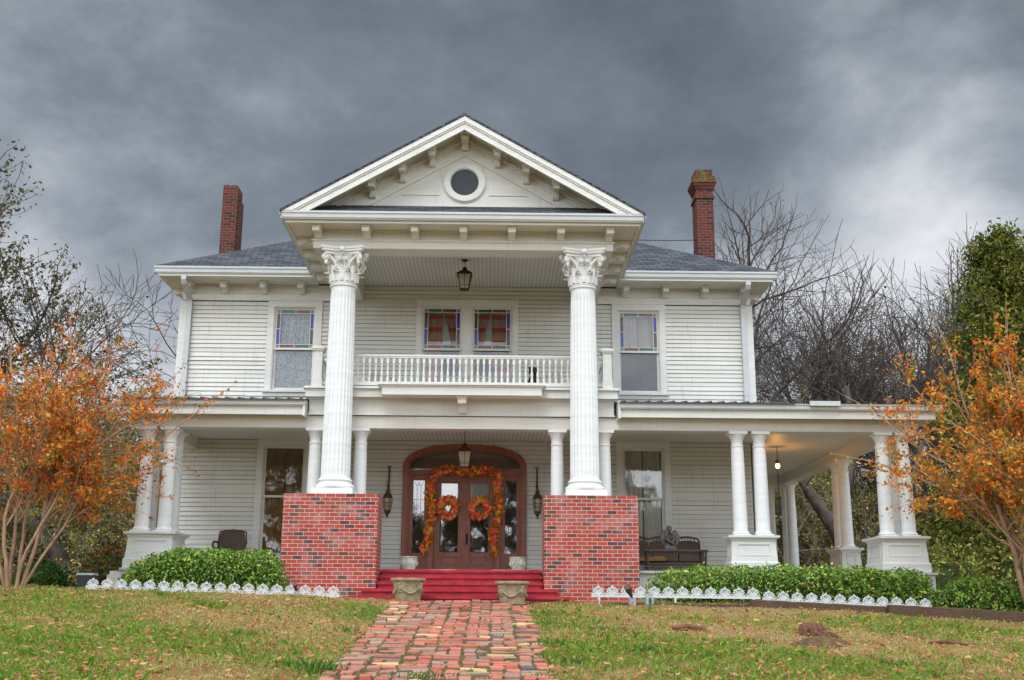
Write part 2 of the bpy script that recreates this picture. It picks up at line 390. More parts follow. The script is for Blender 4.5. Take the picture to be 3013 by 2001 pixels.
def polys(name, P, cols, mat, parent=None, loc=(0, 0, 0), mats=None, midx=None):
    """many loose polygons of k corners each: P (n,k,3), cols (n,3)"""
    P = np.asarray(P, np.float32); n, k, _ = P.shape
    me = bpy.data.meshes.new(name); me.vertices.add(n*k); me.loops.add(n*k); me.polygons.add(n)
    me.vertices.foreach_set('co', P.reshape(-1)); me.loops.foreach_set('vertex_index', np.arange(n*k, dtype=np.int32))
    me.polygons.foreach_set('loop_start', np.arange(0, n*k, k, dtype=np.int32)); me.polygons.foreach_set('loop_total', np.full(n, k, np.int32))
    at = me.attributes.new('col', 'FLOAT_COLOR', 'POINT')
    c = np.ones((n, k, 4), np.float32); c[:, :, :3] = np.asarray(cols, np.float32)[:, None, :]; at.data.foreach_set('color', c.reshape(-1))
    me.materials.append(MATS[mat]); me.update(calc_edges=True); me.validate()
    o = bpy.data.objects.new(name, me); COL.objects.link(o); o.location = loc
    if parent is not None: o.parent = parent
    return o

def leaf_quads(rng, C, size, aspect=.6, up=0.0, jit=.35):
    """pointed leaves (4-corner diamonds, folded a little) at centres C"""
    n = len(C); a = rng.normal(size=(n, 3)); a[:, 2] += up; a /= np.linalg.norm(a, axis=1)[:, None]
    b = rng.normal(size=(n, 3)); b -= a*(a*b).sum(1)[:, None]; b /= np.linalg.norm(b, axis=1)[:, None]
    s = size*(1+jit*rng.normal(size=n)).clip(.4, 1.9)
    l = a*s[:, None]*.5; w = b*s[:, None]*.5*aspect
    return np.stack([C-l, C+w-.1*l, C+l, C-w-.1*l], 1)

def pick(rng, n, palette, w=None, jit=.18):
    pal = np.array(palette); i = rng.choice(len(pal), n, p=None if w is None else np.array(w)/np.sum(w))
    return (pal[i]*(1+jit*rng.normal(size=(n, 1)))).clip(.003, .9)

# ------------------------------------------------------------------ ground
def sstep(a, b, x):
    t = np.clip((x-a)/(b-a), 0, 1); return t*t*(3-2*t)
def G(X, Y):
    X = np.asarray(X, float); Y = np.asarray(Y, float)
    h = .10-.018*np.clip(X, -12, 6)-.055*np.clip(X-6, 0, 12)
    h = h-.085*np.exp(-((X-.1)/1.9)**2)*(Y < 2)
    h = h+.106*np.clip(Y+4.5, -40, 0)
    h = h-.10*np.clip(Y+3.6, 0, 26)*sstep(-6.6, -9.5, X)-.03*np.clip(Y+3.6, 0, 40)*sstep(9, 13, X)
    h = h+.02*np.sin(X*1.7+.6)*np.sin(Y*1.3)+.012*np.sin(X*4.1+Y*2.7)
    return h
def make_ground():
    xs = np.unique(np.concatenate([np.linspace(-14, 16, 181), np.linspace(-60, 60, 61), np.array([-900, -500, -250, -120, 120, 250, 500, 900])]))
    ys = np.unique(np.concatenate([np.linspace(-16, -2, 101), np.linspace(-30, 60, 46), np.array([-600, -300, -120, -60, 120, 250, 500, 900])]))
    XX, YY = np.meshgrid(xs, ys); ZZ = G(XX, np.clip(YY, -40, 60))
    v = np.stack([XX, YY, ZZ], -1).reshape(-1, 3); nx = len(xs)
    f = [(j*nx+i, j*nx+i+1, (j+1)*nx+i+1, (j+1)*nx+i) for j in range(len(ys)-1) for i in range(nx-1)]
    mb = MB(); mb.v = [tuple(p) for p in v]; mb.f = f; mb.m = [0]*len(f)
    tag(mb.build('lawn', 'lawn_soil', smooth=60), kind='structure')
make_ground()

PX0, PX1 = lambda y: -1.05-.0*y, lambda y: 1.25
def make_path():
    rng = random.Random(5); P = []; C = []
    y0, y1 = -13.2, -4.35; ncol = 7; x0, x1 = -1.06, 1.26; w = (x1-x0)/ncol
    pal = [(.44, .13, .08), (.50, .17, .105), (.40, .15, .10), (.35, .20, .14), (.44, .18, .115), (.52, .13, .085), (.38, .24, .165), (.30, .14, .10)]
    bed = MB(); n = 60
    for i in range(n):
        ya, yb = y0+(y1-y0)*i/n, y0+(y1-y0)*(i+1)/n
        for k in range(8):
            xa, xb = x0-.02+(x1-x0+.04)*k/8, x0-.02+(x1-x0+.04)*(k+1)/8
            bed.add([(xa, ya, float(G(xa, ya))+.012), (xb, ya, float(G(xb, ya))+.012), (xb, yb, float(G(xb, yb))+.012), (xa, yb, float(G(xa, yb))+.012)], [(0, 1, 2, 3)])
    root = tag(bed.build('path', 'joint_sand'), kind='structure')
    vs = []; fs = []; cs = []
    def one(cx, cy, hx, hy):
        a = rng.gauss(0, .06); ca, sa = math.cos(a), math.sin(a); z = float(G(cx, cy))+.026+rng.gauss(0, .011)
        tx, ty = rng.gauss(0, .025), rng.gauss(0, .03)+.10; c = rng.choice(pal)
        if rng.random() < .02: c = (.10, .105, .12)
        elif rng.random() < .05: c = (.62, .40, .17)
        k = rng.uniform(.8, 1.25); c = gmul(c, k); o = len(vs); b = .008
        ring = [(-1, -1), (1, -1), (1, 1), (-1, 1)]
        jit = [(rng.gauss(0, .009), rng.gauss(0, .008)) for _ in ring]
        for lvl, (ins, dz) in enumerate(((0, -.06), (0, -.006), (b, 0))):
            for (sx, sy), (jx, jy) in zip(ring, jit):
                lx, ly = sx*(hx-ins)+jx, sy*(hy-ins)+jy
                vs.append((cx+lx*ca-ly*sa, cy+lx*sa+ly*ca, z+dz+lx*tx+ly*ty)); cs.append(c)
        for l in (0, 4):
            for k in range(4): fs.append((o+l+k, o+l+(k+1) % 4, o+l+4+(k+1) % 4, o+l+4+k))
        fs.append((o+8, o+9, o+10, o+11))
    for c in range(ncol):
        xa = x0+c*w; y = y1+rng.uniform(-.1, .1)
        while y > y0:
            sh = rng.gauss(0, .012)-(.00 if 0 < c < ncol-1 else rng.uniform(-.04, .04))
            if rng.random() < .42:
                d = rng.uniform(.17, .21)
                for q in (0, 1): one(xa+sh+w*(.25+.5*q), y-d/2, w*.25-.014, d/2-.012)
            else:
                d = rng.uniform(.085, .115); one(xa+sh+w/2, y-d/2, w/2-.016, d/2-.010)
            y -= d+.002
    me = bpy.data.meshes.new('path_bricks'); me.from_pydata(vs, [], fs)
    at = me.attributes.new('col', 'FLOAT_COLOR', 'POINT'); at.data.foreach_set('color', np.array([(*c, 1) for c in cs], np.float32).reshape(-1))
    me.materials.append(MATS['path_brick']); o = bpy.data.objects.new('paving', me); COL.objects.link(o); o.parent = root
make_path()

# ------------------------------------------------------------------ house
H = thing('house', 'large white clapboard house with two storey columned portico, brick piers and wraparound porch', 'house')
WX = 6.37     # half width of the main block
ROOFS = .58

def siding(mb, face, fixed, a0, a1, z0, z1, openings=(), ex=.1, seed=1):
    """lap boards; face '-y' (a = x), '-x' or '+x' (a = y)"""
    rng = random.Random(seed); n = int(round((z1-z0)/ex)); ex = (z1-z0)/n
    for i in range(n):
        zb, zt = z0+i*ex, z0+(i+1)*ex-.002; zm = (zb+zt)/2
        iv = [(a0, a1)]
        for op in openings:
            r = op(zm)
            if not r: continue
            nv = []
            for p, q in iv:
                if r[1] <= p or r[0] >= q: nv.append((p, q)); continue
                if r[0] > p: nv.append((p, r[0]))
                if r[1] < q: nv.append((r[1], q))
            iv = nv
        for p, q in iv:
            cuts = [p]
            while q-cuts[-1] > 3.2: cuts.append(cuts[-1]+rng.uniform(1.2, 3))
            cuts.append(q)
            for u, w_ in zip(cuts, cuts[1:]):
                jb = rng.gauss(0, .0018); lip = .024+rng.gauss(0, .003)
                prof = [(lip, zb+jb+.004), (.006, zt), (-.03, zt), (-.03, zb+jb+.015), (lip-.004, zb+jb+.004)]
                if rng.random() < .05: prof[0] = (lip+.007, zb+jb-.005); prof[4] = (lip+.003, zb+jb-.005)
                gap = [(-.012, zb-.001), (-.012, zb+.015), (-.03, zb+.015), (-.03, zb-.001)]  # dark strip that paints the shadow line below each board
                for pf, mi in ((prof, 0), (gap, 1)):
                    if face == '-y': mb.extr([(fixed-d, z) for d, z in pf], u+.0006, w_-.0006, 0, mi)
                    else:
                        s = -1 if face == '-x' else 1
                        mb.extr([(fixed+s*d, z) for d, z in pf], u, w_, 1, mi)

# opening list: centre, half width, z0, z1
WIN_UP = [(-3.86, .47, 4.62, 6.50), (3.86, .47, 4.62, 6.50)]
WIN_LOW = [(-3.93, .46, 1.02, 3.37), (3.90, .46, 1.02, 3.37)]
WIN_MID = (0, 1.02, 4.62, 6.56)
ARCH_A, ARCH_B, ARCH_Z = 1.33, .47, 2.93
def arch_half(z, a=ARCH_A, b=ARCH_B, zs=ARCH_Z):
    if z <= zs: return a
    if z >= zs+b: return None
    return a*(1-((z-zs)/b)**2)**.42
def op_rect(c, h, z0, z1): return lambda z: (c-h-.06, c+h+.06) if z0-.02 < z < z1+.04 else None
def op_door(z):
    h = arch_half(z); return (-h+.06, h-.06) if h and h > .1 else None
ops = [op_rect(*w) for w in WIN_UP+WIN_LOW+[WIN_MID]]+[op_door]
SID = ['siding_paint', 'lap_shade']
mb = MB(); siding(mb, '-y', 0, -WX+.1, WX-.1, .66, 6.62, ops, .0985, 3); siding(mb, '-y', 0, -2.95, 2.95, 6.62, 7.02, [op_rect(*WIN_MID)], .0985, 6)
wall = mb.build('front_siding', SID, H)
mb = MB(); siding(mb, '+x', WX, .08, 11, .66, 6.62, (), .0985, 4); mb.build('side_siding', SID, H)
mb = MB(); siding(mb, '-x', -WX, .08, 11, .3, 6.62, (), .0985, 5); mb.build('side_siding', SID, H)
MB().box(-WX, WX, 10.95, 11.0, 0, 7).build('back_wall', SID, H)
for s in (-1, 1):
    MB().box(s*WX-.075, s*WX+.075, -.035, .10, .64, 6.62).build('corner_board', 'white_trim', H)
# interior rooms seen through the panes
mb = MB(); mb.box(-6.2, 6.2, 1.6, 1.65, .6, 7); mb.box(-6.2, 6.2, .03, 1.6, 3.75, 3.85); mb.box(-6.2, 6.2, .03, 1.6, .55, .62); mb.box(-6.2, 6.2, .03, 1.6, 6.9, 6.98)
for x in (-6.22, -1.6, 1.6, 6.17): mb.box(x, x+.05, .03, 1.6, .6, 7)
mb.build('interior_wall', 'interior_paint', H)

# frieze, soffit, gutters of the main roof
def frieze():
    for a, b in ((-WX-.03, -2.93), (2.93, WX+.03)):
        mb = MB(); mb.box(a, b, -.040, .02, 6.64, 6.80); mb.box(a, b, -.062, .02, 6.80, 6.828); mb.box(a, b, -.034, .02, 6.828, 7.0); mb.box(a, b, -.075, .02, 6.96, 6.995); mb.build('frieze', 'white_trim', H)
    for s in (-1, 1):
        x = s*(WX+.03)
        MB().box(min(x, x-s*.05), max(x, x-s*.05), .02, 11, 6.63, 6.99).build('frieze', 'white_trim', H)
        x0, x1 = sorted((s*3.36, s*6.78)); mb = MB(); mb.box(x0, x1, -.70, -.076, 6.998, 7.03); mb.box(x0, x1, -.715, -.66, 7.0, 7.19)
        x0, x1 = sorted((s*(WX+.035), s*6.78)); mb.box(x0, x1, -.0765, 11.4, 6.997, 7.029)
        mb.build('soffit', 'white_paint', H)
frieze()
def gutter_profile(): return [(0, 0), (-.075, .0), (-.085, .03), (-.085, .075), (-.115, .115), (-.125, .125), (-.125, .165), (-.108, .165), (-.10, .03), (0, .03)]
def gutter(x0, x1, y, z, parent=H, k=1.25, rise=0):
    mb = MB(); mb.extr([(y+p*k, z+q*k) for p, q in gutter_profile()], x0, x1, 0)
    mb.box(x0-.004, x0+.003, y-.155*k*.82, y, z, z+.165*k); mb.box(x1-.003, x1+.004, y-.155*k*.82, y, z, z+.165*k)
    return mb.build('gutter', 'gutter_metal', parent)
def side_gutter(x, s, y0, y1, z, k=1.25):
    mb = MB(); mb.extr([(x-s*p*k, z+q*k) for p, q in gutter_profile()], y0, y1, 1); return mb.build('gutter', 'gutter_metal', H)
gutter(-6.86, -3.42, -.66, 7.045, H, .98); gutter(3.42, 6.86, -.66, 7.045, H, .98)
side_gutter(-6.75, -1, -.64, 11.3, 7.048, .98); side_gutter(6.75, 1, -.64, 11.3, 7.048, .98)

# main hipped roof
def main_roof():
    mb = MB(); e = 6.86; y0, y1 = -.76, 11.5; z = 7.22; rise = ROOFS*(y1-y0)/2; ym = (y0+y1)/2; rx = e-(y1-y0)/2
    mb.add([(-e, y0, z), (e, y0, z), (e, y1, z), (-e, y1, z), (-rx, ym, z+rise), (rx, ym, z+rise)], [(0, 1, 5, 4), (1, 2, 5), (2, 3, 4, 5), (3, 0, 4)])
    mb.add([(-e, y0, z-.035), (e, y0, z-.035), (e, y1, z-.035), (-e, y1, z-.035), (-e, y0, z), (e, y0, z), (e, y1, z), (-e, y1, z)], [(0, 3, 2, 1), (0, 1, 5, 4), (1, 2, 6, 5), (2, 3, 7, 6), (3, 0, 4, 7)])
    return mb.build('roof', 'roof_shingles', H)
ROOF = main_roof()
def chimneys():
    mb = MB(); x0, x1, y0, y1 = -6.43, -6.05, 2.9, 3.42; top = 10.52
    mb.box(x0, x1, y0, y1, 6.9, top)
    rng = random.Random(2)
    mb.box(x0+.01, x0+.15, y0+.005, y0+.25, top, top+.04); mb.box(x0+.2, x1-.03, y0+.005, y0+.2, top, top+.035); mb.box(x1, x1+.05, y0+.12, y1, 6.9, top-.33)
    mb.build('chimney', 'chimney_brick', ROOF)
    mb = MB(); x0, x1, y0, y1 = 5.82, 6.26, 2.85, 3.45
    mb.box(x0, x1, y0, y1, 6.9, 10.32)
    def ring(d, za, zb, mi=0): mb.box(x0-d, x1+d, y0-d, y1+d, za, zb, mi)
    ring(.03, 10.32, 10.40); ring(.0, 10.40, 10.58); ring(.03, 10.58, 10.66); ring(.06, 10.66, 10.74); ring(.09, 10.74, 10.84, 1); ring(.05, 10.84, 10.93, 1); ring(0, 10.93, 11.12, 1)
    mb.build('chimney', ['chimney_brick', 'mossy_brick'], ROOF)
chimneys()

# scrolled eave bracket, shared by all
def bracket_mesh(w=.13, d=.42, h=.22):
    mb = MB(); hw = w/2
    mb.box(-hw-.028, hw+.028, -d-.02, 0, h-.03, h-.002); mb.box(-hw-.012, hw+.012, -d, 0, h-.055, h-.03)
    prof = [(0, h-.055), (-d+.02, h-.055), (-d, h-.09), (-d+.01, h-.14), (-d+.06, h-.155), (-d*.55, h-.11), (-d*.34, h-.13), (-d*.24, .02), (-d*.20, 0), (0, 0)]
    mb.extr(prof, -hw, hw, 0)
    mb.extr([(-d*.24-.012, .015), (-d*.36-.004, h-.125), (-d*.30, h-.12), (-d*.2, .03)], -hw*.62, hw*.62, 0)
    return mb
_br = {}
def bracket(loc, rz=0, parent=H, **k):
    key = tuple(sorted(k.items()))
    if key not in _br:
        _br[key] = bracket_mesh(**k).build('bracket', 'white_trim', parent, loc, rz=rz, smooth=30); return
    o = _br[key].copy(); COL.objects.link(o); o.parent = parent; o.location = loc; o.rotation_euler.z = rz
for x in (-6.22, -5.44, -4.56, -3.72, 3.56, 4.45, 5.34, 6.22): bracket((x, -.035, 6.785), 0, H, w=.13, d=.36, h=.21)
for s in (-1, 1):
    for y in (.35, 1.2, 2.1): bracket((s*(WX+.035), y, 6.785), s*PI/2, H, w=.13, d=.30, h=.21)

def downspout(s):
    mb = MB(); x = s*6.22
    pts = [(x, -.70, 7.02), (x, -.70, 6.93), (x, -.66, 6.86), (x, -.30, 6.72), (x, -.12, 6.64), (x, -.085, 6.55), (x, -.085, 4.4)]
    for a, b in zip(pts, pts[1:]): pass
    vs = []; fs = []; w = .055
    for i, p in enumerate(pts):
        d = Vector(pts[min(i+1, len(pts)-1)])-Vector(pts[max(0, i-1)]); d.normalize(); n = Vector((0, -d.z, d.y))
        for a, b in ((-1, -1), (1, -1), (1, 1), (-1, 1)):
            vs.append(Vector(p)+Vector((a*w, 0, 0))+n*b*.036)
    for i in range(len(pts)-1):
        for k in range(4): fs.append((4*i+k, 4*i+(k+1) % 4, 4*i+4+(k+1) % 4, 4*i+4+k))
    mb.add(vs, fs)
    for z in (6.4, 5.4, 4.55): mb.box(x-w-.012, x+w+.012, -.125, -.03, z, z+.025)
    mb.build('downspout', 'gutter_metal', H)
downspout(-1); downspout(1)

# ---- portico
PX = 2.90      # half width of the entablature
def portico():
    mb = MB()
    yf, yb = -3.74, -3.26
    mb.box(-PX, PX, yf, yb, 6.67, 6.80); mb.box(-PX-.012, PX+.012, yf-.014, yb, 6.80, 6.815); mb.box(-PX-.03, PX+.03, yf-.034, yb, 6.815, 6.845)
    mb.box(-PX+.012, PX-.012, yf+.012, yb, 6.845, 7.03); mb.box(-PX-.03, PX+.03, yf-.035, yb, 7.0, 7.032)
    for s in (-1, 1):
        a, b = sorted((s*PX, s*(PX-.55))); mb.box(a, b, yb, .02, 6.672, 6.80)
        a, b = sorted((s*(PX+.03), s*(PX-.55))); mb.box(a, b, yb, .02, 6.815, 6.845)
        a, b = sorted((s*(PX-.012), s*(PX-.55))); mb.box(a, b, yb, .02, 6.845, 7.03)
    mb.build('entablature', 'white_trim', H)
    mb = MB(); mb.box(-PX+.5, PX-.5, yb, -.02, 7.02, 7.05); mb.build('portico_ceiling', 'portico_beadboard', H)
    mb = MB()      # soffit and fascia
    mb.box(-3.36, 3.36, -4.24, -3.70, 7.034, 7.06)
    for s in (-1, 1):
        a, b = sorted((s*(PX-.02), s*3.36)); mb.box(a, b, -3.70, -.05, 7.034, 7.06)
        a, b = sorted((s*3.33, s*3.37)); mb.box(a, b, -4.25, -.62, 7.0, 7.22)
    mb.box(-3.33, 3.33, -4.262, -4.22, 7.0, 7.22)
    mb.build('portico_soffit', 'white_paint', H)
    gutter(-3.42, 3.42, -4.262, 7.05, H, .92)
    side_gutter(-3.37, -1, -4.25, -.5, 7.052, .92); side_gutter(3.37, 1, -4.25, -.5, 7.052, .92)
    for x in (-2.80, -1.86, -.93, 0, .93, 1.87, 2.81): bracket((x, yf, 6.845), 0, H, w=.135, d=.42, h=.185)
    for s in (-1, 1):
        for y in (-3.25, -2.45, -1.65, -.85): bracket((s*PX, y, 6.845), s*PI/2, H, w=.12, d=.38, h=.185)
    # gable roof of the portico, running back into the main roof
    A = 9.17; ex, ez = 3.45, 7.175
    mb = MB(); t = .045
    for s in (-1, 1):
        mb.add([(0, -4.40, A+t), (s*ex, -4.40, ez+t), (s*ex, 6, ez+t), (0, 6, A+t), (0, -4.40, A), (s*ex, -4.40, ez), (s*ex, 6, ez), (0, 6, A)],
               [(0, 1, 2, 3), (4, 7, 6, 5), (0, 4, 5, 1), (1, 5, 6, 2), (3, 2, 6, 7)])
    mb.box(-.05, .05, -4.405, 5.9, A+t-.04, A+t+.004)
    mb.extr([(-4.36, 7.20), (-3.68, 7.575), (-3.68, 7.50), (-4.36, 7.17)], -3.25, 3.25, 0)       # apron below the tympanum
    mb.build('portico_roof', 'roof_shingles', H)
    # pediment
    mb = MB(); yt = -3.70; top = A-.05; sl = (A-ez)/ex
    def tri(mb, apex, base, y0, y1, mi=0): mb.extr([(-(apex-base)/sl, base), ((apex-base)/sl, base), (0, apex)], y0, y1, 1, mi)
    tri(mb, top, 7.50, yt, yt+.06)
    ped = mb.build('pediment', 'siding_paint', H)
    def rake(apex, h, y0, y1, base=7.20):
        mb = MB()
        for s in (-1, 1):
            mb.extr([(0, apex), (s*(apex-base)/sl, base), (s*(apex-base-h)/sl, base), (0, apex-h)], y0, y1, 1)
        return mb
    m2 = rake(A-.004, .10, -4.385, -4.33); m3 = rake(A-.10, .04, -4.365, -4.33); m2.v, m2.f, m2.m = m2.v, m2.f, m2.m
    m2.add(m3.v, m3.f); m3 = rake(A-.145, .125, -4.345, -4.29); m2.add(m3.v, m3.f); m2.build('raking_cornice', 'white_trim', ped)
    m = rake(A-.06, .035, -4.29, yt, 7.30); m.build('raking_soffit', 'white_paint', ped)
    m = rake(8.98, .05, yt-.05, yt, 7.52); m3 = rake(8.84, .035, yt-.022, yt, 7.56); m.add(m3.v, m3.f); m3 = rake(8.81, .16, yt-.012, yt, 7.56); m.add(m3.v, m3.f); m3 = rake(8.65, .03, yt-.028, yt, 7.56); m.add(m3.v, m3.f)
    m.build('moulding', 'white_trim', ped)
    for x in (0, -.64, -1.21, -1.79, .64, 1.21, 1.79):
        b = .25 if x == 0 else .235; bracket((x, yt, 8.97-abs(x)*sl-b-.0), 0, ped, w=.135 if x == 0 else .115, d=.42, h=.25)
    # round window
    mb = MB(); n = 48; rz = 8.06
    def ring(r0, r1, y0, y1):
        vs = []; fs = []
        for k in range(n):
            a = 2*PI*k/n; c, s_ = math.cos(a), math.sin(a)
            vs += [(r0*c, y0, rz+r0*s_), (r1*c, y0, rz+r1*s_), (r1*c, y1, rz+r1*s_), (r0*c, y1, rz+r0*s_)]
        for k in range(n):
            q = (k+1) % n
            for j in range(4): fs.append((4*k+j, 4*q+j, 4*q+(j+1) % 4, 4*k+(j+1) % 4))
        mb.add(vs, fs)
    ring(.295, .40, yt-.055, yt+.01); ring(.275, .30, yt-.03, yt+.01); ring(.40, .425, yt-.025, yt+.01)
    rw = mb.build('round_window', 'white_trim', ped, smooth=40)
    mb = MB(); mb.add([(.28*math.cos(2*PI*k/n), yt-.012, rz+.28*math.sin(2*PI*k/n)) for k in range(n)], [tuple(range(n))]); mb.build('dark_pane', 'attic_glass', ped)
    mb = MB(); mb.box(-1.22, -.48, yt-.02, yt, 7.79, 7.81); mb.box(.48, 1.22, yt-.02, yt, 7.79, 7.81); mb.build('batten', 'white_trim', ped)
t = NT('attic_glass'); t.fin(t.mix(t.noise(6, 4), (.02, .021, .026), (.045, .046, .055)), .12, 0, .5)
portico()

# ---- big fluted columns
def column():
    mb = MB(); n = 24*6; z0, z1 = 2.24, 5.93; vs = []; fs = []
    zs = [z0, z0+.06, z0+.10]+list(np.linspace(z0+.3, z1-.22, 9))+[z1-.15, z1-.10, z1-.09, z1]
    for z in zs:
        u = (z-z0)/(z1-z0); r = .272-.038*u**1.5
        fl = 0 if z < z0+.05 or z > z1-.12 else .016
        for k in range(n):
            a = 2*PI*k/n; ph = (k % 6)/6; d = max(0, math.sin(PI*ph))**.8 if 0 < ph < 1 else 0
            rr = r-fl*d; vs.append((rr*math.cos(a), rr*math.sin(a), z))
    for i in range(len(zs)-1):
        for k in range(n): fs.append((i*n+k, i*n+(k+1) % n, (i+1)*n+(k+1) % n, (i+1)*n+k))
    mb.add(vs, fs)
    sh = mb.build('column', 'column_paint', H, (-2.31, -3.55, 0), smooth=50)
    mb = MB(); mb.frustum((-.375, .375, -.375, .375), (-.365, .365, -.365, .365), 1.93, 2.04)
    prof = [(.30, 2.035), (.345, 2.04), (.372, 2.06), (.375, 2.09), (.355, 2.12), (.325, 2.13), (.315, 2.145), (.30, 2.17), (.305, 2.185), (.318, 2.19), (.324, 2.205), (.312, 2.225), (.290, 2.235), (.280, 2.26), (.272, 2.29)]
    mb.lathe(prof, n=40); mb.build('base', 'column_paint', sh, smooth=35)
    # capital
    mb = MB(); zc = 5.93
    mb.lathe([(.236, zc-.02), (.262, zc-.012), (.268, zc+.008), (.256, zc+.025), (.245, zc+.03), (.262, zc+.04), (.262, zc+.06), (.245, zc+.075), (.242, zc+.09), (.245, zc+.25), (.258, zc+.40), (.29, zc+.52), (.34, zc+.60)], n=32)
    def leaf(a, zb, h, w, r0, curl, tip):
        ca, sa = math.cos(a), math.sin(a); vs = []; fs = []; N = 9
        for i in range(N+1):
            u = i/N; out = r0+.012+.02*u+curl*u**4; z = zb+h*u
            if i >= N-1: z -= .03*(i-N+2)*.9; out += .022*(i-N+2)
            ww = w*(.75+.35*math.sin(PI*min(1, u*1.1)))*(1 if u < .8 else 1-.55*(u-.8)/.2)*(1-.12*(i % 2))
            for j, (q, dd) in enumerate(((-1, -.018), (-.5, .012), (0, .026), (.5, .012), (1, -.018))):
                tx, ty = -sa, ca; o = out+dd; vs.append((o*ca+q*ww*tx, o*sa+q*ww*ty, z+(-.02 if abs(q) == 1 else 0)))
        for i in range(N):
            for j in range(4): fs.append((5*i+j, 5*i+j+1, 5*i+5+j+1, 5*i+5+j))
        mb.add(vs, fs)
    for k in range(8): leaf(PI/8+k*PI/4, zc+.07, .24, .085, .245, .07, 0)
    for k in range(8): leaf(k*PI/4, zc+.08, .40, .07, .25, .10, 0)
    def spiral(c, ax, r, turns=1.6, rad=.018):
        # volute in the vertical plane spanned by ax and z
        pts = []; rr = []
        for i in range(17):
            t = i/16; a = PI*.5-turns*2*PI*t; q = r*(1-.82*t); pts.append(Vector(c)+Vector((ax[0]*q*math.cos(a), ax[1]*q*math.cos(a), q*math.sin(a)))); rr.append(rad*(1-.35*t))
        mb.tube(pts, rr, 6); mb.ball(c, rad*1.5, 8)
    for k in range(4):
        a = PI/4+k*PI/2; ca, sa = math.cos(a), math.sin(a)
        st = [(.27*math.cos(a+d)*1, .27*math.sin(a+d), zc+.30) for d in (-.45, .45)]
        for d in (-.5, .5):
            p0 = Vector((.26*math.cos(a+d), .26*math.sin(a+d), zc+.30)); p3 = Vector((.46*ca, .46*sa, zc+.575))
            pts = [p0, p0.lerp(p3, .35)+Vector((0, 0, .06)), p0.lerp(p3, .7)+Vector((0, 0, .06)), p3]; mb.tube(pts, [.026, .028, .026, .02], 6)
            spiral((.445*ca-.03*d*-sa, .445*sa-.03*d*ca, zc+.515), (ca, sa), .068)
        mb.ball((.44*ca, .44*sa, zc+.43), (.035, .035, .05), 8)
        a = k*PI/2; ca, sa = math.cos(a), math.sin(a); tx, ty = -sa, ca
        for q in (-1, 1):
            c = (.335*ca+q*.055*tx, .335*sa+q*.055*ty, zc+.50); spiral(c, (q*-tx, q*-ty), .045, 1.4, .013)
            mb.tube([(.265*ca+q*.14*tx, .265*sa+q*.14*ty, zc+.31), (.30*ca+q*.12*tx, .30*sa+q*.12*ty, zc+.45), (.335*ca+q*.075*tx, .335*sa+q*.075*ty, zc+.54)], [.014, .015, .012], 5)
        mb.ball((.41*ca, .41*sa, zc+.655), (.055, .055, .06), 10); mb.ball((.37*ca, .37*sa, zc+.585), (.03, .03, .04), 8)
    # concave abacus
    for (za, zb, R, cz) in ((zc+.585, zc+.64, .50, .115), (zc+.645, zc+.69, .565, .13), (zc+.69, zc+.737, .60, .135)):
        poly = []
        for k in range(4):
            a0 = PI/4+k*PI/2; a1 = a0+PI/2; p0 = Vector((R*math.cos(a0), R*math.sin(a0))); p1 = Vector((R*math.cos(a1), R*math.sin(a1)))
            d = (p1-p0).normalized(); p0 = p0+d*.04; p1 = p1-d*.04; am = a0+PI/4
            for i in range(9):
                u = i/8; p = p0.lerp(p1, u)-Vector((math.cos(am), math.sin(am)))*cz*math.sin(PI*u)*.75; poly.append((p.x, p.y))
        mb.extr(poly, za, zb, 2)
    mb.build('capital', 'column_paint', sh, smooth=45)
    dup(sh, (2.32, -3.55, 0), parent=H)
column()

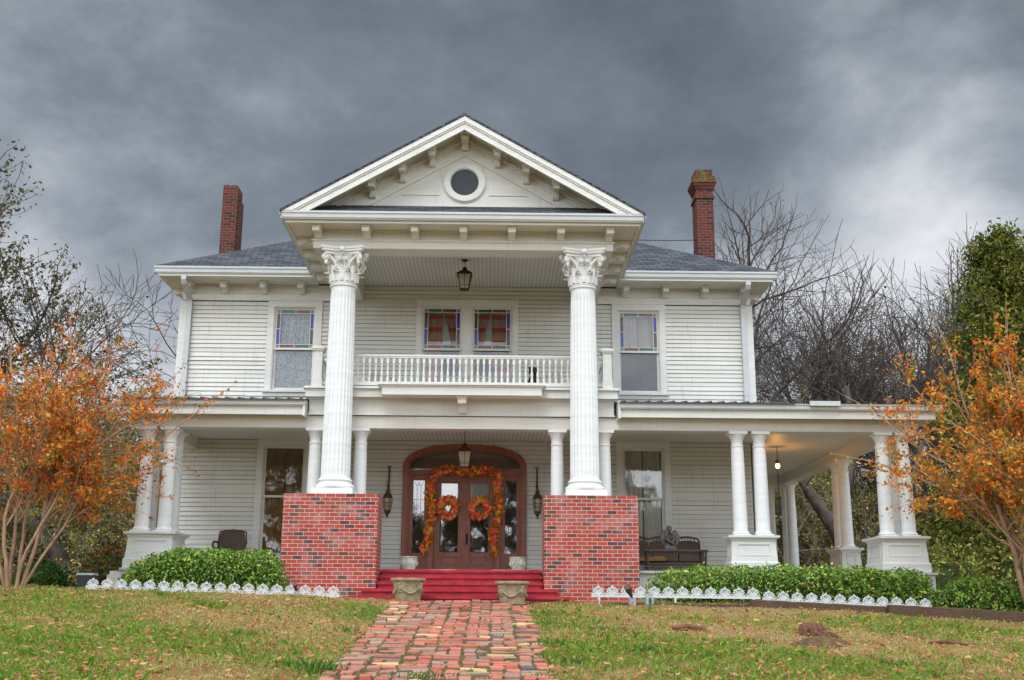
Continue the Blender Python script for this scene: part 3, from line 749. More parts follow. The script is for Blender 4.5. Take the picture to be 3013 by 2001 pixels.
# ---- windows
def window(c, hw, z0, z1, split, casing, stained=True, cur='lace_curtain', low=None, double=False, screen=False):
    """casing frame (mesh, the part) > sash, pane, curtain, sill"""
    zt = z1+casing; mb = MB(); x0, x1 = c-hw, c+hw; yf = -.045
    mb.box(x0-casing, x0, yf, .05, z0-.02, z1); mb.box(x1, x1+casing, yf, .05, z0-.02, z1)
    mb.box(x0-casing, x1+casing, yf-.006, .05, z1, zt); mb.box(x0-casing-.015, x1+casing+.015, yf-.022, .03, zt, zt+.022)
    bays = [(x0, x1)]
    if double:
        mb.box(c-.105, c+.105, yf+.003, .05, z0-.02, z1); bays = [(x0, c-.105), (c+.105, x1)]
    w = mb.build('window', 'white_trim', H)
    mb = MB(); mb.box(x0-casing-.03, x1+casing+.03, -.10, .05, z0-.075, z0-.022); mb.box(x0-casing, x1+casing, -.05, .04, z0-.16, z0-.077); mb.build('sill', 'white_trim', w)
    for bi, (a, b) in enumerate(bays):
        mb = MB(); s = .045
        mb.box(a, a+.02, -.02, .10, z0, z1); mb.box(b-.02, b, -.02, .10, z0, z1); mb.box(a+.02, b-.02, -.02, .10, z1-.02, z1)
        a2, b2 = a+.02, b-.02
        def frame(x0, x1, za, zb, y0, y1, s):
            mb.box(x0, x0+s, y0, y1, za, zb); mb.box(x1-s, x1, y0, y1, za, zb); mb.box(x0+s, x1-s, y0, y1, zb-s, zb); mb.box(x0+s, x1-s, y0, y1, za, za+s)
        frame(a2, b2, split-.02, z1-.02, .022, .055, s*.9); frame(a2, b2, z0, split+.02, .062, .095, s)
        mb.box(a2-.004, b2+.004, .008, .06, split-.028, split-.012)
        mb.build('sash', 'white_trim', w)
        mb = MB(); ua, ub, uz0, uz1 = a2+s*.9, b2-s*.9, split-.02+s*.9, z1-.02-s*.9
        def quad(x0, x1, za, zb, y, mi): mb.add([(x0, y, za), (x1, y, za), (x1, y, zb), (x0, y, zb)], [(0, 1, 2, 3)], mi)
        if stained:
            e = .075; m_ = ua+e; n_ = ub-e; p_ = uz0+e; q_ = uz1-e; xm = (ua+ub)/2; zm = (uz0+uz1)/2; y = .038
            quad(m_, n_, p_, q_, y, 0)
            quad(m_, xm, q_, uz1, y, 1); quad(xm, n_, q_, uz1, y, 2); quad(m_, xm, uz0, p_, y, 2); quad(xm, n_, uz0, p_, y, 1)
            quad(ua, m_, zm, q_, y, 4); quad(ua, m_, p_, zm, y, 3); quad(n_, ub, zm, q_, y, 3); quad(n_, ub, p_, zm, y, 4)
            for xa, xb in ((ua, m_), (n_, ub)):
                for za, zb in ((uz0, p_), (q_, uz1)): quad(xa, xb, za, zb, y, 5)
            k = .008; y0, y1 = .026, .040
            for x in (m_, n_): mb.box(x-k, x+k, y0, y1, uz0, uz1, 6)
            for z in (p_, q_): mb.box(ua, ub, y0+.002, y1+.002, z-k, z+k, 6)
            mb.box(xm-k, xm+k, y0+.001, y1, q_, uz1, 6); mb.box(xm-k, xm+k, y0+.001, y1, uz0, p_, 6); mb.box(ua, m_, y0+.003, y1, zm-k, zm+k, 6); mb.box(n_, ub, y0+.003, y1, zm-k, zm+k, 6)
        else: quad(ua, ub, uz0, uz1, .038, 0)
        quad(a2+s, b2-s, z0+s, split+.02-s, .078, 7 if screen else 0)
        mb.build('pane', ['window_glass', 'glass_green', 'glass_red', 'glass_blue', 'glass_purple', 'glass_frost', 'lead_came', 'screen_glass'], w)
        # curtains: folded sheets
        def sheet(xa, xb, za, zb, y, mat, amp=.018, per=.085, sway=None, seed=0):
            mb = MB(); nx = max(8, int((xb-xa)/.012)); nz = 8; vs = []; fs = []
            for j in range(nz+1):
                v = j/nz
                for i in range(nx+1):
                    u = i/nx; xl, xr = xa, xb
                    if sway: xl, xr = sway(v, xa, xb)
                    x = xl+(xr-xl)*u
                    vs.append((x, y+amp*math.sin(u*(xb-xa)/per*2*PI+seed+.5*math.sin(v*3))+.006*math.sin(u*37+seed), za+(zb-za)*v))
            for j in range(nz):
                for i in range(nx): fs.append((j*(nx+1)+i, j*(nx+1)+i+1, (j+1)*(nx+1)+i+1, (j+1)*(nx+1)+i))
            mb.add(vs, fs); mb.build('curtain', mat, w, smooth=80)
        if cur == 'stripe':
            m = a+(b-a)*.5
            if bi == 0:
                sheet(a+.02, m, z0, z1, .16, 'curtain_stripe', .02, .15, None, 1); sheet(m, b-.02, z0+.4, z1, .17, 'curtain_stripe', .02, .12, lambda v, l, r: (l+(r-l)*.62*(1-v)**.8*1.25, r), 2)
            else:
                sheet(a+.02, m, z0+.3, z1, .16, 'curtain_stripe', .02, .12, lambda v, l, r: (l, r-(r-l)*.62*(1-v)**.8*1.25), 1); sheet(m, b-.02, z0, z1, .17, 'curtain_stripe', .02, .15, None, 2)
            sheet(a+.02, b-.02, split+.06, z1, .24, 'blind_white', .002, .3)
        else:
            m = (a+b)/2; gap = .012 if cur != 'lace_curtain' else .004
            sheet(a+.01, m-gap, z0, z1-.03, .15, cur, .024, .11, None, 1.3); sheet(m+gap, b-.01, z0, z1-.03, .155, low or cur, .024, .10, None, .4)
    return w
window(*WIN_UP[0], 5.55, .135, True, 'lace_curtain')
window(*WIN_UP[1], 5.55, .135, True, 'curtain_tan', None, False, True)
window(*WIN_MID, 5.57, .125, True, 'stripe', None, True)
window(*WIN_LOW[0], 2.27, .135, False, 'curtain_gold')
window(*WIN_LOW[1], 2.27, .135, False, 'curtain_cream')

# ---- entrance
def entrance():
    def arch_poly(a, b, zs, z0, n=28):
        pts = [(-a, z0), (-a, zs)]
        for i in range(1, n):
            t = PI-PI*i/n; c, s = math.cos(t), math.sin(t); pts.append((a*math.copysign(abs(c)**.78, c), zs+b*abs(s)**1.0))
        return pts+[(a, zs), (a, z0)]
    def arch_band(mb, A, B, y0, y1, mi=0):
        n = len(A); vs = []
        for p, q in zip(A, B): vs += [(p[0], y0, p[1]), (q[0], y0, q[1]), (q[0], y1, q[1]), (p[0], y1, p[1])]
        fs = [(4*i+j, 4*i+4+j, 4*i+4+(j+1) % 4, 4*i+(j+1) % 4) for i in range(n-1) for j in range(4)]
        mb.add(vs, fs, mi)
    zf = .64
    mb = MB(); O = arch_poly(1.345, .47, 2.95, zf); I = arch_poly(1.235, .36, 2.95, zf); arch_band(mb, O, I, -.06, .10)
    I2 = arch_poly(1.20, .33, 2.945, zf); arch_band(mb, I, I2, -.02, .12)
    # transom bar and mullion posts
    mb.box(-1.21, 1.21, -.03, .14, 2.77, 2.84); mb.box(-1.21, 1.21, -.05, .12, 2.84, 2.865); mb.box(-1.21, 1.21, -.0, .12, 2.74, 2.77)
    for s in (-1, 1):
        a, b = sorted((s*.655, s*.79)); mb.box(a, b, -.025, .14, zf, 2.74); a, b = sorted((s*.69, s*.755)); mb.box(a, b, -.045, .10, zf+.28, 2.70)
        mb.box(a-.02, b+.02, -.055, .10, zf, zf+.28)
    ent = mb.build('entrance', 'door_wood', H, smooth=0)
    # fanlight
    mb = MB(); F = [p for p in arch_poly(1.20, .33, 2.945, 2.865)]; mb.add([(x, .06, z) for x, z in F], [tuple(range(len(F)))]); mb.build('fanlight', 'door_glass', ent)
    mb = MB(); mb.add([(x, .5, z) for x, z in arch_poly(1.2, .33, 2.945, 2.8)], [tuple(range(len(F)))]); mb.build('hall_wall', 'hall_orange', ent)
    def leafs(x0, x1, zt):
        g0, g1, zg0, zg1 = x0+.125, x1-.125, 1.10, zt-.14
        mb = MB(); y0, y1 = .04, .09
        mb.box(x0, g0, y0, y1, zf+.02, zt); mb.box(g1, x1, y0, y1, zf+.02, zt); mb.box(g0, g1, y0, y1, zg1, zt); mb.box(g0, g1, y0, y1, zf+.02, zf+.17); mb.box(g0, g1, y0, y1, zg0-.10, zg0)
        mb.box(g0, g1, y0+.02, y1, zf+.17, zg0-.10); mb.box(g0+.04, g1-.04, y0+.006, y1, zf+.20, zg0-.14)
        d = mb.build('door_leaf', 'door_wood', ent)
        mb = MB(); k = .022
        mb.add([(g0+k, .062, zg0+k), (g1-k, .062, zg0+k), (g1-k, .062, zg1-k), (g0+k, .062, zg1-k)], [(0, 1, 2, 3)])
        for (p, q) in (((g0, zg0), (g1, zg0)), ((g1, zg0), (g1, zg1)), ((g1, zg1), (g0, zg1)), ((g0, zg1), (g0, zg0))):
            ix = lambda x: min(max(x, g0+k), g1-k); iz = lambda z: min(max(z, zg0+k), zg1-k)
            mb.add([(p[0], .070, p[1]), (q[0], .070, q[1]), (ix(q[0]), .062, iz(q[1])), (ix(p[0]), .062, iz(p[1]))], [(0, 1, 2, 3)])
        mb.build('door_pane', 'door_glass', ent)
        mb = MB(); vs = []; m = (g0+g1)/2
        prof = [(g0, zg1), (g1, zg1)]+[(g1-(g1-g0)*i/16, zg1-.36-.09*(math.sin(PI*(i/16)))**.6+.05*(1 if i in (0, 16) else 0)) for i in range(17)]
        mb.add([(x, .10, z) for x, z in prof], [tuple(range(len(prof)))]); mb.build('blind', 'blind_white', ent)
        mb = MB(); mb.box(g0, g1, .16, .165, 1.95, zg1); mb.build('curtain', 'curtain_cream', ent)
    leafs(-.648, -.004, 2.735); leafs(.004, .648, 2.735)
    mb = MB(); mb.box(-.022, .022, .028, .05, zf+.02, 2.735); mb.build('astragal', 'door_wood', ent)
    for s in (-1, 1):
        a, b = sorted((s*.795, s*1.20)); g0, g1 = a+.085, b-.075; zg0, zg1 = 1.08, 2.64
        mb = MB(); y0, y1 = .03, .09
        mb.box(a, g0, y0, y1, zf, 2.74); mb.box(g1, b, y0, y1, zf, 2.74); mb.box(g0, g1, y0, y1, zg1, 2.74); mb.box(g0, g1, y0, y1, zf, zf+.14); mb.box(g0, g1, y0, y1, zg0-.10, zg0); mb.box(g0, g1, y0+.02, y1, zf+.14, zg0-.10)
        mb.build('sidelight', 'door_wood', ent)
        mb = MB(); mb.add([(g0, .065, zg0), (g1, .065, zg0), (g1, .065, zg1), (g0, .065, zg1)], [(0, 1, 2, 3)], 0)
        w = g1-g0; k = .0055; y = .058
        def bar(p, q): mb.tube([(p[0], y, p[1]), (q[0], y, q[1])], k, 4, 1)
        x1_, x2_, xm = g0+w*.33, g0+w*.67, g0+w*.5
        for zc in (zg0+.05, (zg0+zg1)/2, zg1-.05):
            for xx in (x1_, x2_):
                for dx, dz in ((-.055, 0), (.055, 0)):
                    for sz in (-1, 1):
                        z2 = zc+sz*.075
                        if zg0-.02 < z2 < zg1+.02: bar((xx+dx if abs(xx+dx-xm) < w*.52 else xx+dx, zc), (xx, z2))
        for za, zb in ((zg0+.125, (zg0+zg1)/2-.075), ((zg0+zg1)/2+.075, zg1-.125)):
            for xx in (x1_, x2_): bar((xx, za), (xx, zb))
        for zz in (zg0+.42, zg1-.42): bar((g0, zz), (g1, zz))
        mb.build('leaded_pane', ['door_glass', 'lead_dark'], ent)
    mb = MB(); mb.box(.042, .082, .018, .04, 1.26, 1.50); mb.tube([(.062, .02, 1.30), (.062, -.035, 1.33), (.062, -.035, 1.42), (.062, .02, 1.45)], .011, 6); mb.build('door_handle', 'iron_black', ent)
    mb = MB(); mb.ball((.062, .0, 1.56), .028, 10); mb.tube([(.062, .04, 1.56), (.062, 0, 1.56)], .016, 8); mb.build('door_knob', 'brass', ent)
    mb = MB(); mb.box(-1.22, 1.22, -.10, .14, .62, .655); mb.build('threshold', 'door_wood', ent)
simple('hall_orange', (.50, .19, .10), .9, .2, 4, .1); simple('lead_dark', (.03, .03, .032), .5, .2, 20, .1)
entrance()

# ---- porch
BX0, BX1 = -6.12, 8.78
def porch():
    mb = MB()      # floor boards with a nosed edge
    mb.box(BX0-.12, BX1+.12, -3.28, -.02, .575, .62); mb.box(6.47, BX1+.12, -.02, 8.2, .575, .62)
    mb.build('porch_floor', 'porch_floor_paint', H)
    mb = MB(); mb.box(BX0-.08, -3.18, -3.22, -3.14, -.1, .575); mb.box(BX0-.08, BX0, -3.139, .0, -.1, .575); mb.box(BX0-.30, BX0-.08, -3.221, -3.0, -.05, .56); mb.box(BX0-.42, BX0-.081, -3.0, -2.6, .0, .50)
    mb.build('porch_skirt', 'white_paint', H)
    mb = MB(); mb.box(3.26, BX1+.08, -3.22, -3.14, -.5, .575); mb.box(BX1, BX1+.08, -3.141, 8.1, -.6, .575); mb.build('porch_skirt', 'white_paint', H)
    mb = MB(); mb.box(BX0, BX1-.3, -2.80, -.03, 3.50, 3.53); mb.box(6.47, BX1-.3, -.03, 7.9, 3.502, 3.53); mb.build('porch_ceiling', 'porch_beadboard', H)
    mb = MB()      # beams
    mb.box(BX0, BX1, -3.10, -2.80, 3.27, 3.50)
    mb.box(BX1-.30, BX1, -2.80, 8.0, 3.272, 3.50); mb.box(6.4, BX1-.3, 5.9, 6.2, 3.274, 3.50); mb.box(BX0, BX0+.3, -2.80, -.03, 3.272, 3.50)
    mb.build('porch_beam', 'white_paint', H)
    # cornice boards under the gutters
    for a, b, xe, xi in ((BX0-.28, -2.98, BX0-.24, BX0), (2.98, BX1+.28, BX1+.24, BX1)):
        mb = MB(); mb.box(a, b, -3.385, -3.344, 3.475, 3.66); mb.box(a, b, -3.345, -3.10, 3.505, 3.535); s = -1 if xe < 0 else 1; yb = 0 if s < 0 else 8.1
        p, q = sorted((xe, xe+s*.04)); mb.box(p, q, -3.346, yb, 3.476, 3.66); p, q = sorted((xi, xe)); mb.box(p, q, -3.11, yb, 3.506, 3.536)
        mb.build('porch_cornice', 'white_trim', H)
    gutter(BX0-.32, -2.96, -3.385, 3.635, H, .76); gutter(3.02, BX1+.38, -3.385, 3.625, H, .76); side_gutter(BX1+.28, 1, -3.38, 8.2, 3.63, .76)
    mb = MB(); mb.box(6.62, 7.20, -3.54, -3.50, 3.70, 3.79); mb.build('gutter_splash_guard', 'gutter_metal', H)
    # low metal roof
    def metal_roof(x0, x1, y1=-.02, z1=4.28):
        mb = MB(); z0 = 3.755
        mb.add([(x0, -3.50, z0), (x1, -3.50, z0), (x1, y1, z1), (x0, y1, z1), (x0, -3.50, z0-.03), (x1, -3.50, z0-.03), (x1, y1, z1-.03), (x0, y1, z1-.03)], [(0, 1, 2, 3), (7, 6, 5, 4), (4, 5, 1, 0), (5, 6, 2, 1), (7, 4, 0, 3)])
        x = x0+.1
        while x < x1:
            mb.add([(x-.025, -3.51, z0), (x+.025, -3.51, z0), (x, -3.51, z0+.028), (x-.025, y1, z1), (x+.025, y1, z1), (x, y1, z1+.028)], [(0, 1, 2), (0, 2, 5, 3), (1, 4, 5, 2)]); x += .235
        return mb
    metal_roof(BX0-.3, -2.95).build('porch_roof', 'metal_roof', H)
    m = metal_roof(3.0, 6.34); m2 = MB(); z0 = 3.755
    m.add([(6.34, -3.5, z0), (BX1+.34, -3.5, z0), (BX1+.34, 8.2, z0), (6.40, 8.2, 4.28), (6.40, -.02, 4.28)], [(0, 1, 2, 3, 4)])
    m.build('porch_roof', 'metal_roof', H)
    for a, b in ((-3.0, -2.955), (2.985, 3.03)): MB().box(a, b, -3.44, -2.9, 3.445, 3.78).build('gutter_end_board', 'white_trim', H)
    # steps
    mb = MB(); Z = (.62, .505, .385, .26, .135); Yf = (-3.30, -3.58, -3.86, -4.12, -4.42); xs = ((-1.45, 1.53), (-1.45, 1.53), (-1.45, 1.53), (-1.70, 1.79), (-1.86, 1.97))
    rng = random.Random(8)
    for z, y, (a, b) in zip(Z, Yf, xs):
        n = 13
        for i in range(n):
            u, w_ = a+(b-a)*i/n, a+(b-a)*(i+1)/n; dz = rng.gauss(0, .003); dy = rng.gauss(0, .003)
            mb.box(u+.001, w_-.001, y+dy, y+.30, z-.055, z+dz-.004, 0)
        mb.box(a+.015, b-.015, y+.035, -3.0 if z > .3 else y+.5, -.15, z-.056, 1)
    mb.build('steps', ['step_paint', 'step_brick'], H)
    # brick piers
    for a, b in ((-3.17, -1.46), (1.54, 3.25)):
        mb = MB(); mb.box(a, b, -3.96, -3.18, -.2, 1.93); mb.build('brick_pier', 'pier_brick', H)
porch()

def balcony():
    mb = MB()
    mb.box(-2.93, 2.93, -3.135, -3.05, 3.535, 3.82); mb.box(-2.95, 2.95, -3.16, -3.05, 3.515, 3.54)
    mb.box(-2.97, 2.97, -3.19, -3.05, 3.815, 3.845); mb.box(-2.99, 2.99, -3.285, -.02, 3.845, 4.0); mb.box(-3.03, 3.03, -3.335, -.02, 4.0, 4.03); mb.box(-3.0, 3.0, -3.30, -.03, 4.03, 4.05)
    mb.box(-1.50, 1.52, -3.60, -3.28, 3.835, 3.99); mb.box(-1.54, 1.56, -3.625, -3.28, 3.99, 4.018); mb.box(-1.58, 1.60, -3.66, -3.28, 4.018, 4.055)
    bal = mb.build('balcony', 'white_trim', H)
    bracket((.01, -3.135, 3.55), 0, H, w=.16, d=.38, h=.285)
    y = -3.19; mb = MB()
    mb.box(-2.70, 2.72, y-.05, y+.05, 4.655, 4.69); mb.box(-2.70, 2.72, y-.035, y+.035, 4.625, 4.655); mb.box(-2.70, 2.72, y-.045, y+.045, 4.085, 4.155)
    for x in (-2.78, 2.80):
        mb.box(x-.045, x+.045, y, -.05, 4.64, 4.675); mb.box(x-.04, x+.04, y, -.05, 4.085, 4.14)
    rail = mb.build('balustrade', 'white_trim', bal)
    m = MB(); m.box(-.024, .024, -.024, .024, 4.155, 4.24); m.box(-.024, .024, -.024, .024, 4.52, 4.625)
    m.lathe([(.022, 4.24), (.028, 4.25), (.016, 4.265), (.026, 4.285), (.030, 4.32), (.022, 4.36), (.015, 4.38), (.021, 4.39), (.015, 4.40), (.018, 4.45), (.020, 4.47), (.014, 4.49), (.024, 4.505), (.02, 4.52)], n=10)
    b0 = None; xs = np.linspace(-2.60, 2.62, 46)
    for x in xs:
        if b0 is None: b0 = m.build('baluster', 'white_trim', bal, (x, y, 0), smooth=40)
        else: dup(b0, (x, y, 0), parent=bal)
    for x in (-2.78, 2.80):
        for yy in np.arange(y+.25, -.2, .16): dup(b0, (x, float(yy), -.01), parent=bal)
    m = MB(); m.box(-.085, .085, -.085, .085, 4.05, 4.78); m.box(-.10, .10, -.10, .10, 4.05, 4.20); m.frustum((-.105, .105, -.105, .105), (-.125, .125, -.125, .125), 4.74, 4.78); m.box(-.13, .13, -.13, .13, 4.78, 4.815); m.frustum((-.11, .11, -.11, .11), (-.06, .06, -.06, .06), 4.815, 4.85)
    nw = m.build('newel_post', 'white_trim', bal, (-2.78, y, 0)); dup(nw, (2.80, y, 0), parent=bal)
balcony()

# ---- porch columns and pedestals
def small_columns():
    def col(z0):
        mb = MB()
        mb.box(-.165, .165, -.165, .165, z0, z0+.03)
        prof = [(.14, z0+.03), (.158, z0+.035), (.165, z0+.055), (.155, z0+.075), (.140, z0+.085), (.138, z0+.10)]
        h = 3.27-z0
        for u in np.linspace(.06, .80, 8): prof.append((.136-.022*u**1.6, z0+h*u))
        zt = 3.27
        prof += [(.113, zt-.30), (.125, zt-.295), (.128, zt-.275), (.114, zt-.265), (.112, zt-.17), (.120, zt-.16), (.122, zt-.145), (.135, zt-.12), (.158, zt-.075), (.165, zt-.06), (.15, zt-.055)]
        mb.lathe(prof, n=28); mb.box(-.175, .175, -.175, .175, zt-.056, zt-.002); return mb
    hi = lo = None
    spots = [(-5.99, -2.95), (-5.56, -2.95), (5.32, -2.95), (5.75, -2.95), (8.12, -2.95), (8.53, -2.95), (8.53, -2.50), (8.60, 1.00), (8.60, 1.50), (-5.99, -2.52), (-5.56, -2.52)]
    for x, y in spots:
        if hi is None: hi = col(1.285).build('porch_column', 'column_paint', H, (x, y, 0), smooth=40)
        else: dup(hi, (x, y, 0), parent=H)
    for x, y in [(-2.80, -2.95), (-1.93, -2.95), (1.84, -2.95), (2.75, -2.95), (8.6, 5.6), (8.6, 6.1), (6.95, 6.05), (8.15, 6.05)]:
        if lo is None: lo = col(.62).build('porch_column', 'column_paint', H, (x, y, 0), smooth=40)
        else: dup(lo, (x, y, 0), parent=H)
    def pedestal(x0, x1, y0, y1):
        cx, cy = (x0+x1)/2, (y0+y1)/2; a, b = (x1-x0)/2, (y1-y0)/2; mb = MB()
        mb.frustum((-a+.015, a-.015, -b+.015, b-.015), (-a+.04, a-.04, -b+.04, b-.04), .80, 1.21)
        mb.box(-a-.01, a+.01, -b-.01, b+.01, .62, .785); mb.frustum((-a-.01, a+.01, -b-.01, b+.01), (-a+.015, a-.015, -b+.015, b-.015), .785, .80)
        mb.box(-a+.02, a-.02, -b+.02, b-.02, 1.19, 1.215); mb.frustum((-a+.02, a-.02, -b+.02, b-.02), (-a-.03, a+.03, -b-.03, b+.03), 1.215, 1.245); mb.box(-a-.035, a+.035, -b-.035, b+.035, 1.245, 1.285)
        p = mb.build('pedestal', 'white_trim', H, (cx, cy, 0))
        mb = MB(); w = a-.16; t = .022
        for s in (-1, 1):
            yy = s*(b-.028); y0_, y1_ = yy-.012, yy+.012
            for xa, xb, za, zb in ((-w, w, 1.115, 1.115+t), (-w, w, .93-t, .93), (-w-t, -w, .93-t, 1.115+t), (w, w+t, .93-t, 1.115+t)): mb.box(xa, xb, y0_, y1_, za, zb)
            xx = s*(a-.028); v = max(.05, b-.16); x0_, x1_ = xx-.012, xx+.012
            for ya, yb, za, zb in ((-v, v, 1.115, 1.115+t), (-v, v, .93-t, .93), (-v-t, -v, .93-t, 1.115+t), (v, v+t, .93-t, 1.115+t)): mb.box(x0_, x1_, ya, yb, za, zb)
        mb.build('panel_moulding', 'white_trim', p)
    pedestal(-6.20, -5.30, -3.20, -2.27); pedestal(5.06, 5.96, -3.20, -2.70); pedestal(7.90, 8.80, -3.20, -2.25); pedestal(8.36, 8.84, .76, 1.74)
small_columns()

# ------------------------------------------------------------------ lamps
def hanging_lantern(loc, chain, scale, label, mats):
    t = thing('hanging_lantern', label, 'lantern', loc)
    mb = MB(); h = .30*scale; w0, w1 = .085*scale, .135*scale      # origin at the top of the chain
    zt = -chain
    mb.lathe([(.02, 0), (.07*scale, -.005), (.06*scale, -.03), (.015, -.045), (.01, -.05)][::-1], n=14)
    n = max(3, int((chain-.12)/.045)); pts = []
    for i in range(n):
        z = -.05-(chain-.12)*i/n; a = (i % 2)*PI/2
        ring = [(.012*math.cos(q)*math.cos(a), .012*math.cos(q)*math.sin(a), z-.022+.026*math.sin(q)) for q in np.linspace(0, 2*PI, 9)]
        mb.tube(ring, .0045, 4)
    mb.build('chain', mats, t)
    mb = MB()
    mb.lathe([(.012, zt+.12), (.04, zt+.10), (.05, zt+.08), (.035, zt+.06), (.06*scale, zt+.03)][::-1], n=14)
    mb.frustum((-w1*1.18, w1*1.18, -w1*1.18, w1*1.18), (-.05, .05, -.05, .05), zt-.055*scale, zt+.04); mb.box(-w1*1.2, w1*1.2, -w1*1.2, w1*1.2, zt-.07*scale, zt-.055*scale)
    zb = zt-.07*scale-h
    for sx in (-1, 1):
        for sy in (-1, 1): mb.tube([(sx*w1, sy*w1, zt-.06*scale), (sx*w0, sy*w0, zb)], .011*scale, 4)
        mb.tube([(sx*w1, 0, zt-.06*scale), (sx*w0, 0, zb)], .006*scale, 4); mb.tube([(0, sx*w1, zt-.06*scale), (0, sx*w0, zb)], .006*scale, 4)
    mb.box(-w0*1.12, w0*1.12, -w0*1.12, w0*1.12, zb-.02, zb); mb.box(-w0*1.15, w0*1.15, -w0*1.15, w0*1.15, zb+.06*scale, zb+.072*scale)
    mb.build('lantern_frame', mats, t)
    mb = MB(); mb.frustum((-w0*.93, w0*.93, -w0*.93, w0*.93), (-w1*.95, w1*.95, -w1*.95, w1*.95), zb+.002, zt-.072*scale); mb.build('lantern_glass', 'lamp_glass', t)
hanging_lantern((-.02, -2.0, 7.02), .27, 1.0, 'black iron lantern hanging from the upper portico ceiling between the tall columns', 'iron_black')
hanging_lantern((.03, -1.6, 3.50), .40, 1.0, 'small weathered lantern hanging on a chain in front of the arched entrance door', 'rusty_copper')

def wall_lantern(x, label):
    t = thing('wall_lantern', label, 'wall lantern', (x, -.02, 0), 0, 'rusty lanterns on the wall beside the entrance')
    mb = MB(); mb.box(-.018, .018, -.03, .0, 2.36, 2.92)
    for q in (-1, 1): mb.tube([(0, -.02, 2.90), (q*.035, -.02, 2.94), (q*.05, -.02, 2.92)], .010, 5)
    mb.tube([(0, -.02, 2.42), (0, -.12, 2.44), (0, -.21, 2.50), (0, -.235, 2.47), (0, -.225, 2.42)], .012, 6); mb.tube([(0, -.03, 2.60), (0, -.10, 2.52), (0, -.17, 2.47)], .008, 5)
    mb.tube([(-.03, -.225, 2.46), (-.025, -.225, 2.55), (-.015, -.225, 2.59)], .008, 5)
    mb.build('bracket_arm', 'rusty_copper', t)
    mb = MB(); c = (0, -.225, 0)
    mb.lathe([(.010, 1.79), (.018, 1.81), (.010, 1.83), (.03, 1.86), (.06, 1.91), (.075, 1.94), (.08, 1.955), (.06, 1.96)], c, 8)
    mb.lathe([(.085, 2.215), (.108, 2.225), (.10, 2.25), (.075, 2.30), (.05, 2.33), (.045, 2.37), (.03, 2.39), (.012, 2.42)], c, 8)
    for k in range(6):
        a = k*PI/3; mb.tube([(c[0]+.070*math.cos(a), c[1]+.070*math.sin(a), 1.955), (c[0]+.098*math.cos(a), c[1]+.098*math.sin(a), 2.12), (c[0]+.098*math.cos(a), c[1]+.098*math.sin(a), 2.22)], .009, 4)
    for z, r in ((2.12, .098), (2.04, .085)): mb.tube([(r*math.cos(q), c[1]+r*math.sin(q), z) for q in np.linspace(0, 2*PI, 13)], .006, 4)
    mb.build('lantern_cage', 'rusty_copper', t)
    mb = MB(); mb.lathe([(.062, 1.96), (.088, 2.12), (.088, 2.215)], c, 6); mb.build('lantern_glass', 'lamp_glass', t)
wall_lantern(-1.64, 'rusty pointed wall lantern left of the arched door, beside the left brick pier')
wall_lantern(1.57, 'rusty pointed wall lantern right of the arched door, beside the right brick pier')

def lit_bulb():
    x, y = 6.98, .5; t = thing('pendant_lamp', 'lit orange bulb hanging under the ceiling of the right hand porch', 'lamp', (x, y, 3.5))
    mb = MB(); mb.tube([(0, 0, 0), (0, 0, -.30)], .008, 5); mb.lathe([(.03, -.38), (.035, -.33), (.025, -.30)], n=10); mb.lathe([(.085, -.345), (.03, -.30)], n=12); mb.build('lamp_holder', 'iron_black', t)
    mb = MB(); mb.ball((0, 0, -.43), (.05, .05, .062), 12); mb.build('bulb', 'lit_bulb', t, smooth=60)
    l = bpy.data.lights.new('bulb_glow', 'POINT'); l.energy = 30; l.color = (1, .42, .08); l.shadow_soft_size = .06
    o = bpy.data.objects.new('bulb_glow', l); COL.objects.link(o); o.parent = t; o.location = (0, 0, -.46)
    o = thing('hanging_chain', 'thin dark chain hanging from the side porch ceiling beside white columns', 'chain', (7.62, 3.0, 3.5))
    mb = MB()
    for i in range(40):
        z = -.045*i; a = (i % 2)*PI/2; mb.tube([(.013*math.cos(q)*math.cos(a), .013*math.cos(q)*math.sin(a), z-.02+.027*math.sin(q)) for q in np.linspace(0, 2*PI, 7)], .006, 4)
    mb.build('chain_links', 'iron_black', o)
lit_bulb()

# ------------------------------------------------------------------ urns and planters
def bowl_urn(x, y, label):
    t = thing('bowl_urn', label, 'urn', (x, y, .62), 0, 'pale stone urns beside the entrance')
    mb = MB(); mb.lathe([(.10, 0), (.115, .01), (.125, .03), (.155, .09), (.168, .14), (.168, .165), (.158, .17), (.158, .235), (.172, .24), (.172, .255), (.15, .257), (.14, .22)], n=28)
    mb.build('bowl', 'concrete_urn', t, smooth=40)
    mb = MB()
    for k in range(16):
        a = 2*PI*k/16; mb.ball((.16*math.cos(a), .16*math.sin(a), .205), (.012, .012, .024), 6)
    for k in range(8):
        a0 = 2*PI*k/8
        mb.tube([((.172-.012*math.sin(PI*u))*math.cos(a0+u*PI/4), (.172-.012*math.sin(PI*u))*math.sin(a0+u*PI/4), .15-.06*math.sin(PI*u)) for u in np.linspace(0, 1, 7)], .011, 5)
    for a in (-PI/2-.5, -PI/2+.35): mb.ball((.172*math.cos(a), .172*math.sin(a), .15), (.02, .02, .05), 7)
    mb.build('relief', 'concrete_urn', t, smooth=60)
bowl_urn(-.97, -2.75, 'pale stone bowl urn on the porch, left of the arched entrance door')
bowl_urn(1.11, -2.75, 'pale stone bowl urn on the porch, right of the arched entrance door')
